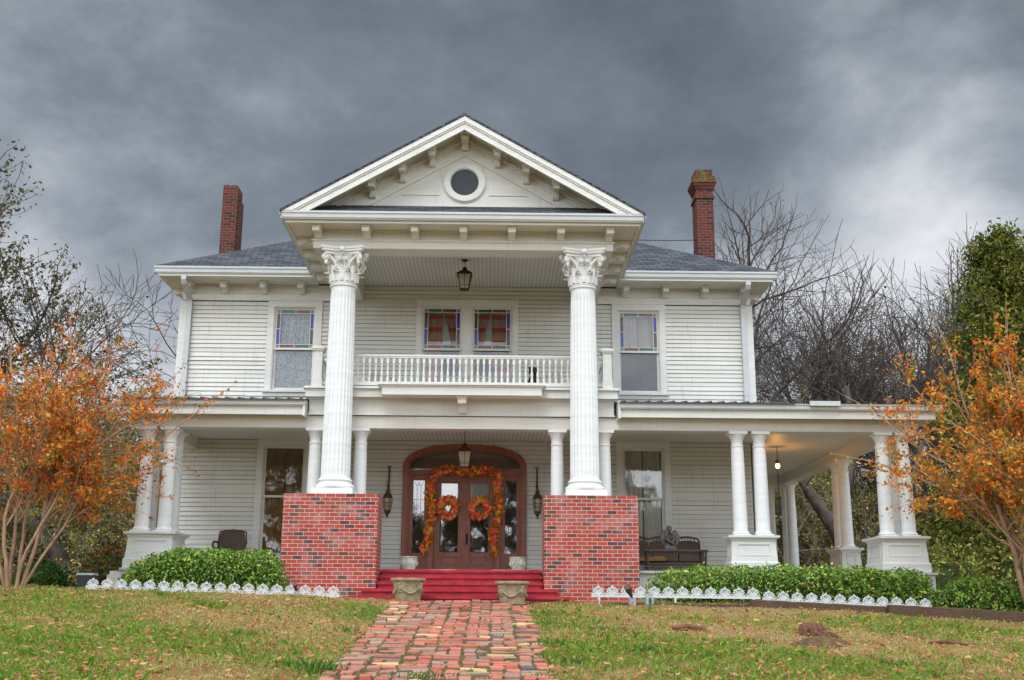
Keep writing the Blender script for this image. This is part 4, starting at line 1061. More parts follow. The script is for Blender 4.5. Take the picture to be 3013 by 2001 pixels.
def planter(x, y, rz, label):
    z = float(G(x, y))-.0
    t = thing('planter', label, 'planter', (x, y, z), rz, 'concrete planters in front of the steps')
    mb = MB(); prof = [(.205, 0), (.21, .012), (.213, .03), (.262, .335), (.272, .34), (.30, .352), (.305, .372), (.30, .392), (.27, .394), (.25, .36), (.0, .35)]
    mb.lathe(prof[:-1], n=44, wob=lambda r, zz, a: r*(1+.008*(1 if int(a*22/(2*PI)) % 2 else -1)) if .02 < zz < .335 else r)
    mb.lathe([(.25, .33), (.001, .335)], n=24); mb.build('pot', 'concrete_planter', t, smooth=35)
    mb = MB()
    def on(a, z, o=.008):
        r = .213+(.262-.213)*(z-.03)/.305+o; return (r*math.cos(a), r*math.sin(a), z)
    for k in range(4):
        a0 = k*PI/2+PI/4
        for u in np.linspace(0.06, .94, 19): mb.ball(on(a0+u*PI/2, .27-.13*math.sin(PI*u)), .016+.006*math.sin(PI*u), 6)
        for dz, r in ((.29, .032), (.255, .03), (.22, .034), (.19, .026), (.165, .018)): mb.ball(on(a0, dz), (r, r, r), 7)
        for q in (-1, 1):
            for dz in (.24, .20, .16): mb.ball(on(a0+q*.14, dz), .018, 6)
    for k in range(26): mb.ball(on(2*PI*k/26, .022, .002), (.018, .018, .013), 5)
    mb.build('relief', 'concrete_planter', t, smooth=60)
planter(-.82, -4.76, .25, 'darker weathered concrete planter with swags, left side of the red steps')
planter(.96, -4.78, -.1, 'yellowish concrete planter with swags, right side of the red steps')

# ------------------------------------------------------------------ autumn garland and wreaths on the doors
AUT = [(.90, .27, .03), (.92, .38, .05), (.85, .15, .02), (.80, .48, .07), (.50, .38, .07), (.80, .07, .05), (.48, .19, .05)]
def garland_on(name, label, cat, path, rad, nleaf, nflow, seed, loc, nberry):
    rng = np.random.default_rng(seed); t = thing(name, label, cat, loc)
    P = np.array(path); seg = np.linalg.norm(np.diff(P, axis=0), axis=1); cum = np.concatenate([[0], np.cumsum(seg)])
    def at(n, r, front=.03):
        s = rng.uniform(0, cum[-1], n); i = np.clip(np.searchsorted(cum, s)-1, 0, len(seg)-1); f = ((s-cum[i])/seg[i])[:, None]
        c = P[i]*(1-f)+P[i+1]*f; d = rng.normal(size=(n, 3)); d /= np.linalg.norm(d, axis=1)[:, None]; d[:, 1] = -np.abs(d[:, 1])*.8
        return c+d*(r*rng.uniform(.2, 1, n)**.6)[:, None]
    mb = MB(); mb.tube([tuple(p) for p in P], .02, 6); mb.build('stem', 'tree_bark', t)
    C = at(nleaf, rad); polys('foliage', leaf_quads(rng, C, .10, .42), pick(rng, nleaf, AUT, [3.4, 3, 2.4, 2.4, 1.2, .9, .6], .2), 'matte_leaf', t)
    C = at(nflow, rad*.75); mb = MB()
    for c in C:
        r = rng.uniform(.028, .050); mb.ball(c+np.array([0, -.065, 0]), (r, r*.7, r), 7, int(rng.integers(0, 3)))
    mb.build('blossom', ['flower_red', 'flower_orange', 'flower_coral'], t, smooth=60)
simple('flower_red', (.78, .06, .05), .7, .3, 20, .3); simple('flower_orange', (.90, .30, .03), .7, .3, 20, .3); simple('flower_coral', (.90, .19, .10), .7, .25, 20, .3)
garland_on('garland', 'orange autumn leaf garland draped around the top and sides of the double door', 'garland',
    [(-.86, 0, 1.12), (-.80, 0, 1.32), (-.73, 0, 1.6), (-.70, 0, 1.95), (-.735, 0, 2.3), (-.71, 0, 2.6), (-.60, 0, 2.82), (-.3, 0, 2.85), (0, 0, 2.80), (.25, 0, 2.83), (.55, 0, 2.86), (.72, 0, 2.78), (.70, 0, 2.5), (.735, 0, 2.35), (.76, 0, 2.1), (.72, 0, 1.8), (.62, 0, 1.5), (.64, 0, 1.28), (.66, 0, 1.06)],
    .105, 2100, 98, 4, (0, -.07, 0), 90)
def circ(cx, cz, r): return [(cx+r*math.cos(a), 0, cz+r*math.sin(a)) for a in np.linspace(0, 2*PI, 25)]
garland_on('wreath', 'full orange berry wreath on the left door leaf, overlapping the garland', 'wreath', circ(-.36, 2.04, .175), .105, 760, 62, 7, (0, -.02, 0), 40)
garland_on('wreath', 'orange wreath with an open centre on the right door leaf beside the handle', 'wreath', circ(.335, 2.03, .18), .10, 640, 62, 9, (0, -.02, 0), 30)

# ------------------------------------------------------------------ porch furniture
def patio_chair():
    t = thing('patio_chair', 'brown sling patio chair with curved arms on the left porch', 'chair', (-4.72, -1.05, .62), .12)
    mb = MB()
    prof = []
    n = 10; vs = []; fs = []
    for j in range(9):
        v = j/8; hw = .255+.02*math.sin(PI*v)-.02*v
        for i in range(n+1):
            u = i/n*2-1; vs.append((u*hw, -.02+.17*v+.03*(1-u*u), .40+.42*v+(.035*(1-u*u) if j == 8 else 0)))
    for j in range(8):
        for i in range(n): fs.append((j*(n+1)+i, j*(n+1)+i+1, (j+1)*(n+1)+i+1, (j+1)*(n+1)+i))
    mb.add(vs, fs); mb.build('backrest', 'wicker_brown', t, smooth=60)
    mb = MB(); mb.tube([(-.265, 0, .36), (-.28, .08, .6), (-.265, .165, .82), (-.15, .185, .848), (0, .19, .86), (.15, .185, .848), (.265, .165, .82), (.28, .08, .6), (.265, 0, .36)], .017, 6); mb.build('back_frame', 'frame_brown', t, smooth=60)
    mb = MB(); mb.box(-.26, .26, -.50, .0, .36, .41); mb.build('seat', 'wicker_brown', t)
    for s in (-1, 1):
        mb = MB(); mb.tube([(s*.29, .10, .60), (s*.31, -.12, .60), (s*.32, -.35, .585), (s*.32, -.47, .54), (s*.31, -.49, .45)], .022, 6); mb.build('armrest', 'frame_brown', t, smooth=60)
        for y in (-.46, .04):
            mb = MB(); mb.tube([(s*.29, y, .5), (s*.27, y*.95, .0)], .018, 6); mb.build('leg', 'frame_brown', t)
patio_chair()
def settee():
    t = thing('settee', 'brown cushioned settee with wavy back rail against the right porch wall', 'settee', (4.16, -.62, .62))
    W = .80
    def topz(x): return .74+.055*abs(math.sin((x+W)/(2*W)*3*PI))**.7
    mb = MB(); xs = np.linspace(-W, W, 43)
    mb.tube([(-W-.01, 0, .38)]+[(x, .06, topz(x)+(-.03 if abs(x) > W-.02 else 0)) for x in xs]+[(W+.01, 0, .38)], .018, 6)
    for k in range(3):
        c = (-1+k)*2*W/3
        for q in np.linspace(-.16, .16, 6): mb.ball((c+q, .06, topz(c+q)-.035), (.022, .012, .016), 6)
    mb.build('back_frame', 'frame_brown', t, smooth=60)
    for k in range(3):
        x0, x1 = -W+k*2*W/3+.012, -W+(k+1)*2*W/3-.012; mb = MB(); vs = []; fs = []; n = 10
        prof = [(x0, .40)]+[(x, topz(x)-.075) for x in np.linspace(x0, x1, 9)]+[(x1, .40)]
        mb.extr(prof, -.03, .05, 1); mb.build('back_cushion', 'wicker_brown', t)
        mb = MB(); mb.box(x0, x1, -.52, -.04, .27, .41); mb.build('seat_cushion', 'wicker_brown', t)
    mb = MB(); mb.tube([(-.62, -.545, .31), (-.05, -.55, .33), (.0, -.54, .30)], .035, 8); mb.box(-.60, -.02, -.60, -.30, .27, .335); mb.build('throw_cushion', 'cushion_tan', t)
    mb = MB(); mb.box(-W, W, -.54, .04, .21, .255); mb.build('seat_frame', 'frame_brown', t)
    for s in (-1, 1):
        mb = MB(); mb.tube([(s*(W+.02), .03, .50), (s*(W+.05), -.3, .49), (s*(W+.06), -.52, .475)], .024, 6); mb.build('armrest', 'frame_brown', t, smooth=60)
        for y in (-.5, .0):
            mb = MB(); mb.tube([(s*(W+.04), y, .48), (s*(W+.0), y, 0)], .02, 6); mb.build('leg', 'frame_brown', t)
settee()
def porch_table():
    t = thing('porch_table', 'dark brown turned leg table in front of the settee, bearing a statue', 'table', (4.14, -2.30, .62))
    mb = MB(); mb.box(-.60, .62, -.22, .22, .405, .432); mb.build('tabletop', 'frame_brown', t)
    mb = MB()
    for y in (-.20, .20):
        for x in np.linspace(-.5, .52, 15): mb.tube([(x-.03, y, .405), (x, y, .375), (x+.03, y, .405)], .007, 4)
    mb.build('apron', 'frame_brown', t)
    for x in (-.53, .55):
        for y in (-.17, .17):
            mb = MB(); mb.lathe([(.018, 0), (.016, .05), (.022, .07), (.015, .09), (.016, .18), (.024, .21), (.015, .24), (.022, .27), (.016, .30), (.02, .405)], (x, y, 0), 8); mb.build('leg', 'frame_brown', t, smooth=60)
    for y in (-.17, .17):
        mb = MB(); mb.tube([(-.53, y, .10), (.55, y, .10)], .012, 6)
        for x in np.linspace(-.4, .4, 6): mb.tube([(x, y, .10), (x, y, .16)], .006, 4)
        mb.tube([(-.53, y, .16), (.55, y, .16)], .012, 6); mb.build('stretcher', 'frame_brown', t)
porch_table()
def cherub():
    t = thing('cherub_statue', 'dark bronze winged cherub statue sitting on the table by the settee', 'statue', (4.07, -2.30, 1.052))
    mb = MB(); mb.frustum((-.118, .118, -.10, .10), (-.118, .118, -.10, .10), 0, .045); mb.frustum((-.112, .112, -.095, .095), (-.095, .095, -.085, .085), .045, .065); mb.frustum((-.095, .095, -.085, .085), (-.088, .088, -.075, .075), .065, .085); mb.frustum((-.082, .082, -.07, .07), (-.066, .066, -.06, .06), .085, .145)
    mb.build('plinth', 'statue_bronze', t)
    mb = MB(); R = lambda ax, a: Matrix.Rotation(a, 3, ax)
    mb.ball((0, .01, .185), (.068, .062, .05), 12); mb.ball((0, .012, .25), (.055, .046, .075), 12); mb.ball((0, .0, .31), (.060, .042, .035), 12)
    mb.tube([(.0, .0, .32), (-.004, -.015, .355)], .024, 8)
    mb.ball((-.012, -.03, .40), (.050, .052, .056), 14)                       # head bowed forward
    mb.ball((-.012, -.082, .385), (.010, .012, .012), 8); mb.ball((-.012, -.068, .358), (.022, .018, .014), 8)
    for s in (-1, 1):
        mb.ball((-.012+s*.022, -.068, .374), (.016, .014, .014), 8); mb.ball((-.012+s*.05, -.028, .39), (.008, .012, .016), 6)
        mb.tube([(s*.056, 0, .315), (s*.075, -.035, .26), (s*.05, -.075, .235), (-s*.018, -.092, .25)], [.026, .024, .021, .015], 8)
        mb.ball((-s*.02, -.095, .252), (.02, .014, .013), 8)
    for q in range(4): mb.tube([(-.02-.01*q, -.10, .262-.006*q), (-.04-.008*q, -.105, .258-.008*q)], .006, 5); mb.tube([(.02+.01*q, -.10, .25-.006*q), (.04+.008*q, -.103, .246-.008*q)], .006, 5)
    mb.tube([(-.04, 0, .18), (-.065, -.075, .205), (-.02, -.10, .155), (.045, -.115, .12)], [.042, .036, .028, .019], 8); mb.ball((.062, -.13, .108), (.028, .018, .014), 8)
    mb.tube([(.04, 0, .18), (.07, -.07, .20), (.055, -.09, .16), (.02, -.10, .135)], [.042, .034, .028, .02], 8)
    body = mb.build('body', 'statue_bronze', t, smooth=180)
    m = body.modifiers.new('merge', 'REMESH'); m.mode = 'VOXEL'; m.voxel_size = .006; m.use_smooth_shade = True
    rng = random.Random(3); mb = MB()
    for _ in range(46):
        a, b = rng.uniform(0, 2*PI), rng.uniform(-.2, PI/2); r = .052
        p = (-.012+r*math.cos(b)*math.cos(a), -.02+r*math.cos(b)*math.sin(a)*.95, .405+.056*math.sin(b))
        if p[1] < -.055 and p[2] < .425: continue
        mb.ball(p, .013, 6)
    mb.build('hair', 'statue_bronze', t, smooth=80)
    for s in (-1, 1):
        mb = MB()                                      # wing folded round the body, layered feathers
        for layer, (n, L, r0) in enumerate(((8, .30, .02), (7, .22, .008), (6, .15, -.004))):
            for k in range(n):
                u = k/(n-1); x0, z0 = s*(.05+.085*u), .345-.02*u+.03*math.sin(PI*u); pts = []
                for i in range(7):
                    v = i/6; ang = v*1.5
                    x = x0+s*(.045*math.sin(ang*1.25)*(1+u))-s*.085*v**2*(.6+.8*u); z = z0-L*v*(1-.18*u); y = .045-r0*2-.055*v*u-.02*v
                    pts.append((x, y-.012*layer, z))
                mb.tube(pts, [.014, .017, .018, .017, .015, .012, .005], 6, flat=.55)
        mb.ball((s*.105, .02, .345), (.05, .03, .045), 10)
        mb.build('wing', 'statue_bronze', t, smooth=60)
cherub()
def wicker(name, label, x, y, w, rz, h):
    t = thing(name, label, 'wicker chair' if w < .8 else 'wicker settee', (x, y, 4.05), rz, 'white wicker seats on the balcony')
    n = 24; vs = []; fs = []; m = 8
    for j in range(m+1):
        v = j/m
        for i in range(n+1):
            a = PI*i/n; e = .25; hz = .28+(h-.28)*v*(.55+.45*math.sin(a)**.6)
            vs.append((w/2*(1+.10*v)*math.copysign(abs(math.cos(a))**(.5 if w > .8 else .8), math.cos(a)), .05+.30*math.sin(a)*(.8+.25*v)-.28, hz))
    for j in range(m):
        for i in range(n): fs.append((j*(n+1)+i, j*(n+1)+i+1, (j+1)*(n+1)+i+1, (j+1)*(n+1)+i))
    mb = MB(); mb.add(vs, fs)
    mb.build('backrest', 'wicker_cream', t, smooth=60)
    mb = MB(); mb.tube(vs[-(n+1):], .032, 8); mb.build('rolled_rim', 'wicker_cream', t, smooth=60)
    mb = MB(); mb.lathe([(w*.42, .26), (w*.47, .28), (w*.47, .33), (w*.43, .35)], (0, -.18, 0), 20) if w < .8 else mb.box(-w*.47, w*.47, -.50, .05, .26, .35); mb.build('seat', 'wicker_cream', t)
    for sx in (-1, 1):
        for yy in (-.42, .0):
            mb = MB(); mb.tube([(sx*w*.40, yy, .27), (sx*w*.42, yy-.01, 0)], .022, 6); mb.build('leg', 'wicker_cream', t)
wicker('wicker_chair', 'cream wicker armchair with rolled rim on the left part of the balcony', -1.80, -1.3, .62, .6, .66)
wicker('wicker_chair', 'cream wicker armchair with rolled rim on the right part of the balcony', 1.85, -1.3, .62, -.6, .70)
wicker('wicker_settee', 'cream wicker settee on the balcony below the double window', -.02, -1.25, 1.12, 0, .63)
def doll():
    t = thing('dark_figurine', 'small black shaggy figure beside the right wicker armchair on the balcony', 'figurine', (1.42, -2.0, 4.05))
    mb = MB(); mb.ball((0, 0, .28), (.12, .10, .28), 12); mb.build('body', 'dark_doll', t, smooth=60)
    mb = MB(); mb.ball((0, -.01, .58), (.10, .095, .11), 12); mb.ball((-.07, 0, .66), .035, 8); mb.ball((.07, 0, .66), .035, 8); mb.ball((0, -.095, .56), (.05, .04, .04), 8); mb.build('head', 'dark_doll', t, smooth=60)
doll()

# ------------------------------------------------------------------ white edging along the beds
def edging(x0, x1, y, zl, n, label, posts):
    t = thing('edging_fence', label, 'garden edging', (x0, y, zl), 0, 'white scrollwork edging along the flower beds')
    W = x1-x0; dz = float(G(x1, y)-G(x0, y)); p = W/n; k = p/.238
    sl = lambda x: dz*x/W
    mb = MB(); m = 24
    for i in range(m):
        a, b = W*i/m, W*(i+1)/m
        mb.add([(a, -.012, sl(a)-.004), (b, -.012, sl(b)), (b, .012, sl(b)), (a, .012, sl(a)), (a, -.012, sl(a)+.038), (b, -.012, sl(b)+.038), (b, .012, sl(b)+.038), (a, .012, sl(a)+.038)], [(0, 3, 2, 1), (4, 5, 6, 7), (0, 1, 5, 4), (2, 3, 7, 6)])
    mb.build('rail', 'fence_paint', t)
    mb = MB(); r = .0095
    arc = [(.080*math.cos(a), 0, .098+.060*math.sin(a)) for a in np.linspace(-.35, PI+.35, 17)]
    mb.tube(arc, .0085, 6); mb.ball((0, 0, .172), (.014, .010, .024), 7)
    for a in np.linspace(.02, PI-.02, 8):
        mb.tube([(.025*math.cos(a), 0, .085+.02*math.sin(a)), (.086*math.cos(a), 0, .100+.066*math.sin(a))], [.004, .008], 5); mb.ball((.090*math.cos(a), 0, .100+.070*math.sin(a)), (.011, .009, .011), 6)
    mb.tube([(0, 0, .03), (0, 0, .10)], .010, 5)
    for s in (-1, 1):
        mb.tube([(0, 0, .06), (s*.045, 0, .125)], .011, 5); mb.tube([(0, 0, .05), (s*.06, 0, .085)], .011, 5)
        mb.tube([(s*.012, 0, .034), (s*.055, 0, .062), (s*.085, 0, .052), (s*.10, 0, .034)], .013, 6); mb.ball((s*.105, 0, .062), (.012, .012, .014), 6); mb.ball((s*.068, 0, .043), .014, 6)
    first = None
    for i in range(n):
        x = p*(i+.5)
        if first is None: first = mb.build('scroll_motif', 'fence_paint', t, (x, 0, sl(x)), smooth=60); first.scale = (k, 1, 1)
        else: dup(first, (x, 0, sl(x)), parent=t)
    sp = MB(); sp.box(-.016, .016, -.012, .012, -.14, .0); s0 = None
    for x in posts:
        if s0 is None: s0 = sp.build('stake', 'fence_paint', t, (x, .001, sl(x)))
        else: dup(s0, (x, .001, sl(x)), parent=t)
edging(-6.34, -1.99, -4.62, .205, 18, 'rusty white scrollwork edging in front of the left hedge and left brick pier', (2.5, 2.75, 3.9, 4.25))
edging(2.32, 5.24, -4.62, .125, 12, 'white scrollwork edging from the right brick pier to the middle of the right hedge', (.14, 1.45, 2.8))
edging(5.27, 8.22, -4.62, .065, 12, 'white scrollwork edging along the right half of the right hedge', (.12, 1.45, 2.85))

def timber(x0, x1, y, h, label, sag=0):
    z0, z1 = float(G(x0, y)), float(G(x1, y)); t = MB(); rng = random.Random(int(x0*10)); n = 16
    vs = []; fs = []
    for i in range(n+1):
        u = i/n; x = x0+(x1-x0)*u; z = z0+(z1-z0)*u
        for a, b in ((-.07, -.06), (.07, -.06), (.07, h-.012), (.055, h), (-.055, h), (-.07, h-.012)): vs.append((x+rng.gauss(0, .002), y+a+rng.gauss(0, .003), z+b+rng.gauss(0, .004)))
    for i in range(n):
        for k in range(6): fs.append((6*i+k, 6*i+(k+1) % 6, 6*i+6+(k+1) % 6, 6*i+6+k))
    fs += [tuple(range(6))[::-1], tuple(range(6*n, 6*n+6))]; t.add(vs, fs)
    tag(t.build('landscape_timber', 'timber_wood'), label, 'timber', 'timbers edging the right flower bed')
timber(2.45, 4.98, -4.86, .035, 'thin half buried timber in front of the right brick pier')
timber(4.99, 7.28, -4.95, .125, 'dark timber between the thin buried one and the end timber by the tree')
timber(7.295, 9.72, -5.05, .165, 'thick dark timber ending at the right orange tree')

# ------------------------------------------------------------------ small yard things
def floodlight(x, y, label, small=False):
    z = float(G(x, y)); t = thing('floodlight', label, 'floodlight', (x, y, z), .0 if small else .35)
    k = .62 if small else 1
    mb = MB(); mb.box(-.055*k, .055*k, -.035, .035, .0, .13*k); mb.ball((0, -.038, .07*k), .016, 8); mb.box(-.012, .012, -.012, .012, -.1, .0); mb.build('junction_box', 'plastic_grey', t)
    mb = MB(); d = Vector((-.45, -.35, .55)).normalized() if not small else Vector((-.1, -.5, .5)).normalized(); p = Vector((0, 0, .135*k))
    mb.tube([p, p+d*.05, p+d*.06, p+d*.14*k, p+d*.145*k, p+d*.25*k], [.018, .024, .034*k, .036*k, .055*k, .062*k], 14); mb.build('lamp_head', 'lamp_brown', t, smooth=40)
floodlight(2.98, -4.98, 'brown floodlight tilted on a grey box in front of the right brick pier')
floodlight(-2.70, -4.85, 'small hooded ground light in front of the left brick pier', True)
def outlet_box():
    x, y = 3.22, -5.35; t = thing('outlet_box', 'grey outlet box on a green stake in the right lawn', 'electrical box', (x, y, float(G(x, y))), .3)
    mb = MB(); mb.box(-.06, .03, -.03, .03, .06, .235); mb.box(-.062, .062, -.034, .034, .225, .24); mb.box(.03, .06, -.03, .03, .07, .225); mb.build('box', 'plastic_grey', t)
    mb = MB(); mb.box(-.022, .022, -.042, -.031, -.08, .17); mb.ball((0, -.045, .135), (.022, .012, .022), 10); mb.build('stake', 'plate_green', t)
outlet_box()
def utility_box():
    x, y = -6.72, -3.5; z = float(G(x, y)); t = thing('utility_box', 'low dark grey utility box beside the left porch base', 'utility box', (x, y, z))
    MB().box(-.14, .14, -.12, .12, -.1, .22).build('housing', 'plastic_dark', t)
    mb = MB(); mb.frustum((-.16, .16, -.14, .14), (-.14, .14, -.12, .12), .222, .26); mb.build('lid', 'plastic_grey', t)
utility_box()
STUMP, MOUND, CHUNK, TWIG = (4.95, -8.7), (4.85, -9.5), (3.35, -8.3), (6.6, -9.15)
def stump():
    x, y = STUMP; rng = random.Random(4)
    t = thing('tree_stump', 'weathered brown stump remnant in the right lawn', 'stump', (x, y, float(G(x, y)))); t.scale = (.8, .8, 1.05)
    mb = MB(); ph = [rng.uniform(0, 6) for _ in range(6)]
    mb.lathe([(.24, -.06), (.22, .03), (.20, .09), (.16, .14), (.08, .17), (.01, .175)], n=26, wob=lambda r, z, a: r*(1+.16*math.sin(3*a+ph[0])+.10*math.sin(7*a+ph[1]+z*20)+.07*math.sin(13*a+ph[2])))
    mb.build('wood', 'stump_wood', t, smooth=30)
    for k in range(3):
        a = -2.6+k*1.1; mb = MB(); mb.tube([(.15*math.cos(a), .15*math.sin(a), .03), (.35*math.cos(a), .33*math.sin(a), .02), (.5*math.cos(a+.2), .45*math.sin(a+.2), -.03)], [.05, .035, .015], 7); mb.build('root', 'stump_wood', t, smooth=40)
    x, y = MOUND; mb = MB(); n = 30
    mb.lathe([(.55, -.06), (.42, .0), (.28, .07), (.14, .115), (.03, .13)], n=30, wob=lambda r, z, a: r*(1+.12*math.sin(2*a+1)+.06*math.sin(9*a+z*30)))
    o = mb.build('dirt_mound', 'soil', None, (x, y, float(G(x, y))), smooth=60); o.scale = (.85, .6, .8); tag(o, 'low mound of bare brown soil in front of the stump', 'dirt mound')
    x, y = CHUNK; mb = MB(); mb.tube([(-.22, 0, .03), (0, .02, .05), (.24, -.02, .03)], [.04, .05, .03], 6); tag(mb.build('wood_chunk', 'stump_wood', None, (x, y, float(G(x, y)))), 'flat decayed wood piece on the lawn left of the stump', 'wood')
    x, y = TWIG; mb = MB(); mb.tube([(-.2, .1, .03), (0, 0, .05), (.25, -.12, .02)], [.02, .03, .015], 6); tag(mb.build('fallen_branch', 'stump_wood', None, (x, y, float(G(x, y)))), 'short fallen branch on the lawn right of the stump', 'branch')
stump()
def cable():
    mb = MB(); p, q = Vector((5.82, 3.0, 9.23)), Vector((2.9, 3.0, 9.30)); mb.tube([p.lerp(q, u)-Vector((0, 0, .05*math.sin(PI*u))) for u in np.linspace(0, 1, 9)], .011, 5)
    tag(mb.build('cable', 'iron_black'), 'thin dark cable strung from the right chimney over the roof', 'cable')
cable()
def neighbour():
    t = thing('neighbour_house', 'low house with a brown roof behind the left orange tree', 'house', (-17.3, 13.0, -1.2), .1)
    MB().box(-4.5, 3.0, 0, 6, -1, 2.35).build('wall', 'white_paint', t)
    mb = MB(); mb.add([(-5, -.5, 2.35), (3.5, -.5, 2.35), (3.5, 6.5, 2.35), (-5, 6.5, 2.35), (-4, 3, 4.9), (.2, 3, 4.9)], [(0, 1, 5, 4), (1, 2, 5), (2, 3, 4, 5), (3, 0, 4), (0, 3, 2, 1)]); mb.build('roof', 'neighbour_roof', t)
    MB().box(-5.02, 3.52, -.55, -.5, 2.18, 2.38).build('fascia', 'white_trim', t)
    MB().box(1.2, 2.2, -.03, .02, .7, 1.7).build('window', 'plastic_dark', t)
neighbour()

# ------------------------------------------------------------------ trees
def norm(v): return v/np.linalg.norm(v)
def grow(rng, out, tips, p, d, L, r, lvl, c):
    n = max(3, int(L/c['seg'])); pts = [p]; q = p
    for i in range(n):
        d = norm(d+rng.normal(size=3)*c['wob']+np.array([0, 0, c['up'][min(lvl, len(c['up'])-1)]])); q = q+d*(L/n); pts.append(q)
    pts = np.array(pts); r1 = r*(c['taper'] if lvl < c['max'] else .25); rad = np.linspace(r, r1, n+1)
    out.append((pts, rad, lvl))
    if lvl >= c['max']: tips.append(pts); return
    nc = c['n'][lvl]; az0 = rng.uniform(0, 2*PI)
    for k in range(nc):
        t0 = c['t0'] if lvl else c.get('t00', c['t0']); t = t0+(1-t0)*(k+rng.uniform(.1, .9))/nc; f = t*n; i = min(int(f), n-1); s = pts[i]+(pts[i+1]-pts[i])*(f-i); dd = norm(pts[i+1]-pts[i])
        az = az0+k*2.4+rng.normal()*.3; a = norm(np.cross(dd, [.3, .2, 1.0]) if abs(dd[2]) < .98 else np.array([1., 0, 0])); b = np.cross(dd, a); sd = a*math.cos(az)+b*math.sin(az)
        an = math.radians(c['ang']*rng.uniform(.7, 1.25)); nd = dd*math.cos(an)+sd*math.sin(an)
        grow(rng, out, tips, s, nd, L*c['lr']*rng.uniform(.7, 1.15)*(1.1-.35*t), (r+(r1-r)*t)*c['rr'], lvl+1, c)
    grow(rng, out, tips, pts[-1], d, L*c['lead']*rng.uniform(.85, 1.1), r1, lvl+1, c)
def tubes_of(out, lo, hi):
    mb = MB()
    for pts, rad, lvl in out:
        if lo <= lvl <= hi: mb.tube(list(pts), list(rad), 8 if lvl == 0 else (6 if lvl == 1 else (4 if lvl == 2 else 3)))
    return mb

MY_L = [(.90, .28, .045), (.92, .40, .08), (.82, .18, .035), (.85, .48, .13), (.24, .23, .05), (.36, .15, .05), (.50, .10, .03)]
def crepe_myrtle(name, label, x, y, stems, seed, nleaf, pal, w, size, H0=1.0, extra=()):
    rng = np.random.default_rng(seed); z = float(G(x, y)); t = thing(name, label, 'tree', (x, y, z)); out = []; tips = []
    c = dict(seg=.22, wob=.10, up=(.05, .05, .03, .0, -.02), taper=.62, max=3, n=(4, 5, 5), t0=.42, ang=40, lr=.62, rr=.55, lead=.70)
    for (az, lean, L, r) in stems:
        d = norm(np.array([math.cos(az)*lean, math.sin(az)*lean, 1.0])); grow(rng, out, tips, np.array([.13*math.cos(az), .10*math.sin(az), -.05]), d, L*H0, r, 0, c)
    for (p, d, L, r) in extra: grow(rng, out, tips, np.array(p, float), norm(np.array(d, float)), L, r, 1, dict(c, up=(0, .0, -.02, -.03)))
    tubes_of(out, 0, 1).build('trunk', 'myrtle_bark', t, smooth=60); tubes_of(out, 2, 9).build('branches', 'myrtle_bark', t)
    P = [p for p, r, l in out if l >= 2]; w_ = np.array([len(p)*(1.0 if l == 3 else .4) for p, r, l in out if l >= 2])*rng.gamma(.9, 1, len(P)); idx = rng.choice(len(P), nleaf, p=w_/w_.sum()); C = np.empty((nleaf, 3))
    hue = rng.normal(size=len(P))
    for i, j in enumerate(idx):
        q = P[j]; k = rng.integers(0, len(q)-1); C[i] = q[k]+(q[k+1]-q[k])*rng.random()
    C += rng.normal(size=C.shape)*.045; col = pick(rng, nleaf, pal, w, .2)
    low = (rng.random(nleaf) < .55) & (hue[idx] < -.45); col[low] = pick(rng, int(low.sum()), [(.18, .20, .04), (.27, .22, .05), (.38, .19, .05)], None, .2)
    polys('crown', leaf_quads(rng, C, size, .62, .1), col, 'leaf', t)
    # dry seed heads at the topmost tips
    T = np.array([p[-1] for p in tips]); T = T[np.argsort(-T[:, 2])][:90]; C = np.repeat(T, 9, 0)+rng.normal(size=(len(T)*9, 3))*np.array([.04, .04, .08]); polys('seed_heads', leaf_quads(rng, C, .03, .9), pick(rng, len(C), [(.09, .05, .035)]), 'matte_leaf', t)
    return t
crepe_myrtle('crepe_myrtle', 'orange leaved multi trunk tree beside the left end of the porch', -7.62, -4.5,
    [(-.2, .34, 2.0, .036), (.5, .20, 2.1, .038), (1.4, .22, 2.0, .035), (2.4, .27, 2.1, .036), (3.3, .40, 2.0, .034), (4.3, .22, 2.1, .038), (5.4, .25, 2.0, .034), (0, .60, 1.9, .030)], 11, 20500, MY_L, [4.4, 2.2, 3.8, 1.2, 2.8, 1.8, 2.0], .062, 1.04,
    [((.55, -.1, 1.9), (1, -.1, .5), 1.5, .022), ((.6, .0, 2.2), (1, .05, .28), 1.6, .022), ((.5, .1, 1.5), (1, .2, .45), 1.3, .018), ((.5, -.1, 2.6), (.8, -.1, .8), 1.4, .022)])
MY_R = [(.94, .34, .05), (.92, .24, .035), (.94, .46, .09), (.86, .16, .035), (.38, .27, .05), (.22, .23, .045)]
crepe_myrtle('crepe_myrtle', 'bright orange multi trunk tree beside the right hedge at the frame edge', 10.02, -4.75,
    [(0, .25, 2.2, .05), (.9, .22, 2.1, .05), (2.0, .30, 2.2, .052), (2.9, .42, 2.0, .055), (3.4, .25, 2.2, .05), (4.3, .25, 2.1, .05), (5.3, .22, 2.2, .05)], 23, 25000, MY_R, [4, 3, 2.6, 2, 2.2, 2.4], .064, 1.08,
    [((-.75, -.05, 1.9), (-1, -.05, .45), 1.4, .024), ((-.7, .1, 2.4), (-1, .1, .5), 1.4, .022), ((-.6, .0, 1.6), (-1, -.1, .36), 1.1, .018), ((-.6, -.1, 2.9), (-.8, 0, .8), 1.3, .02)])

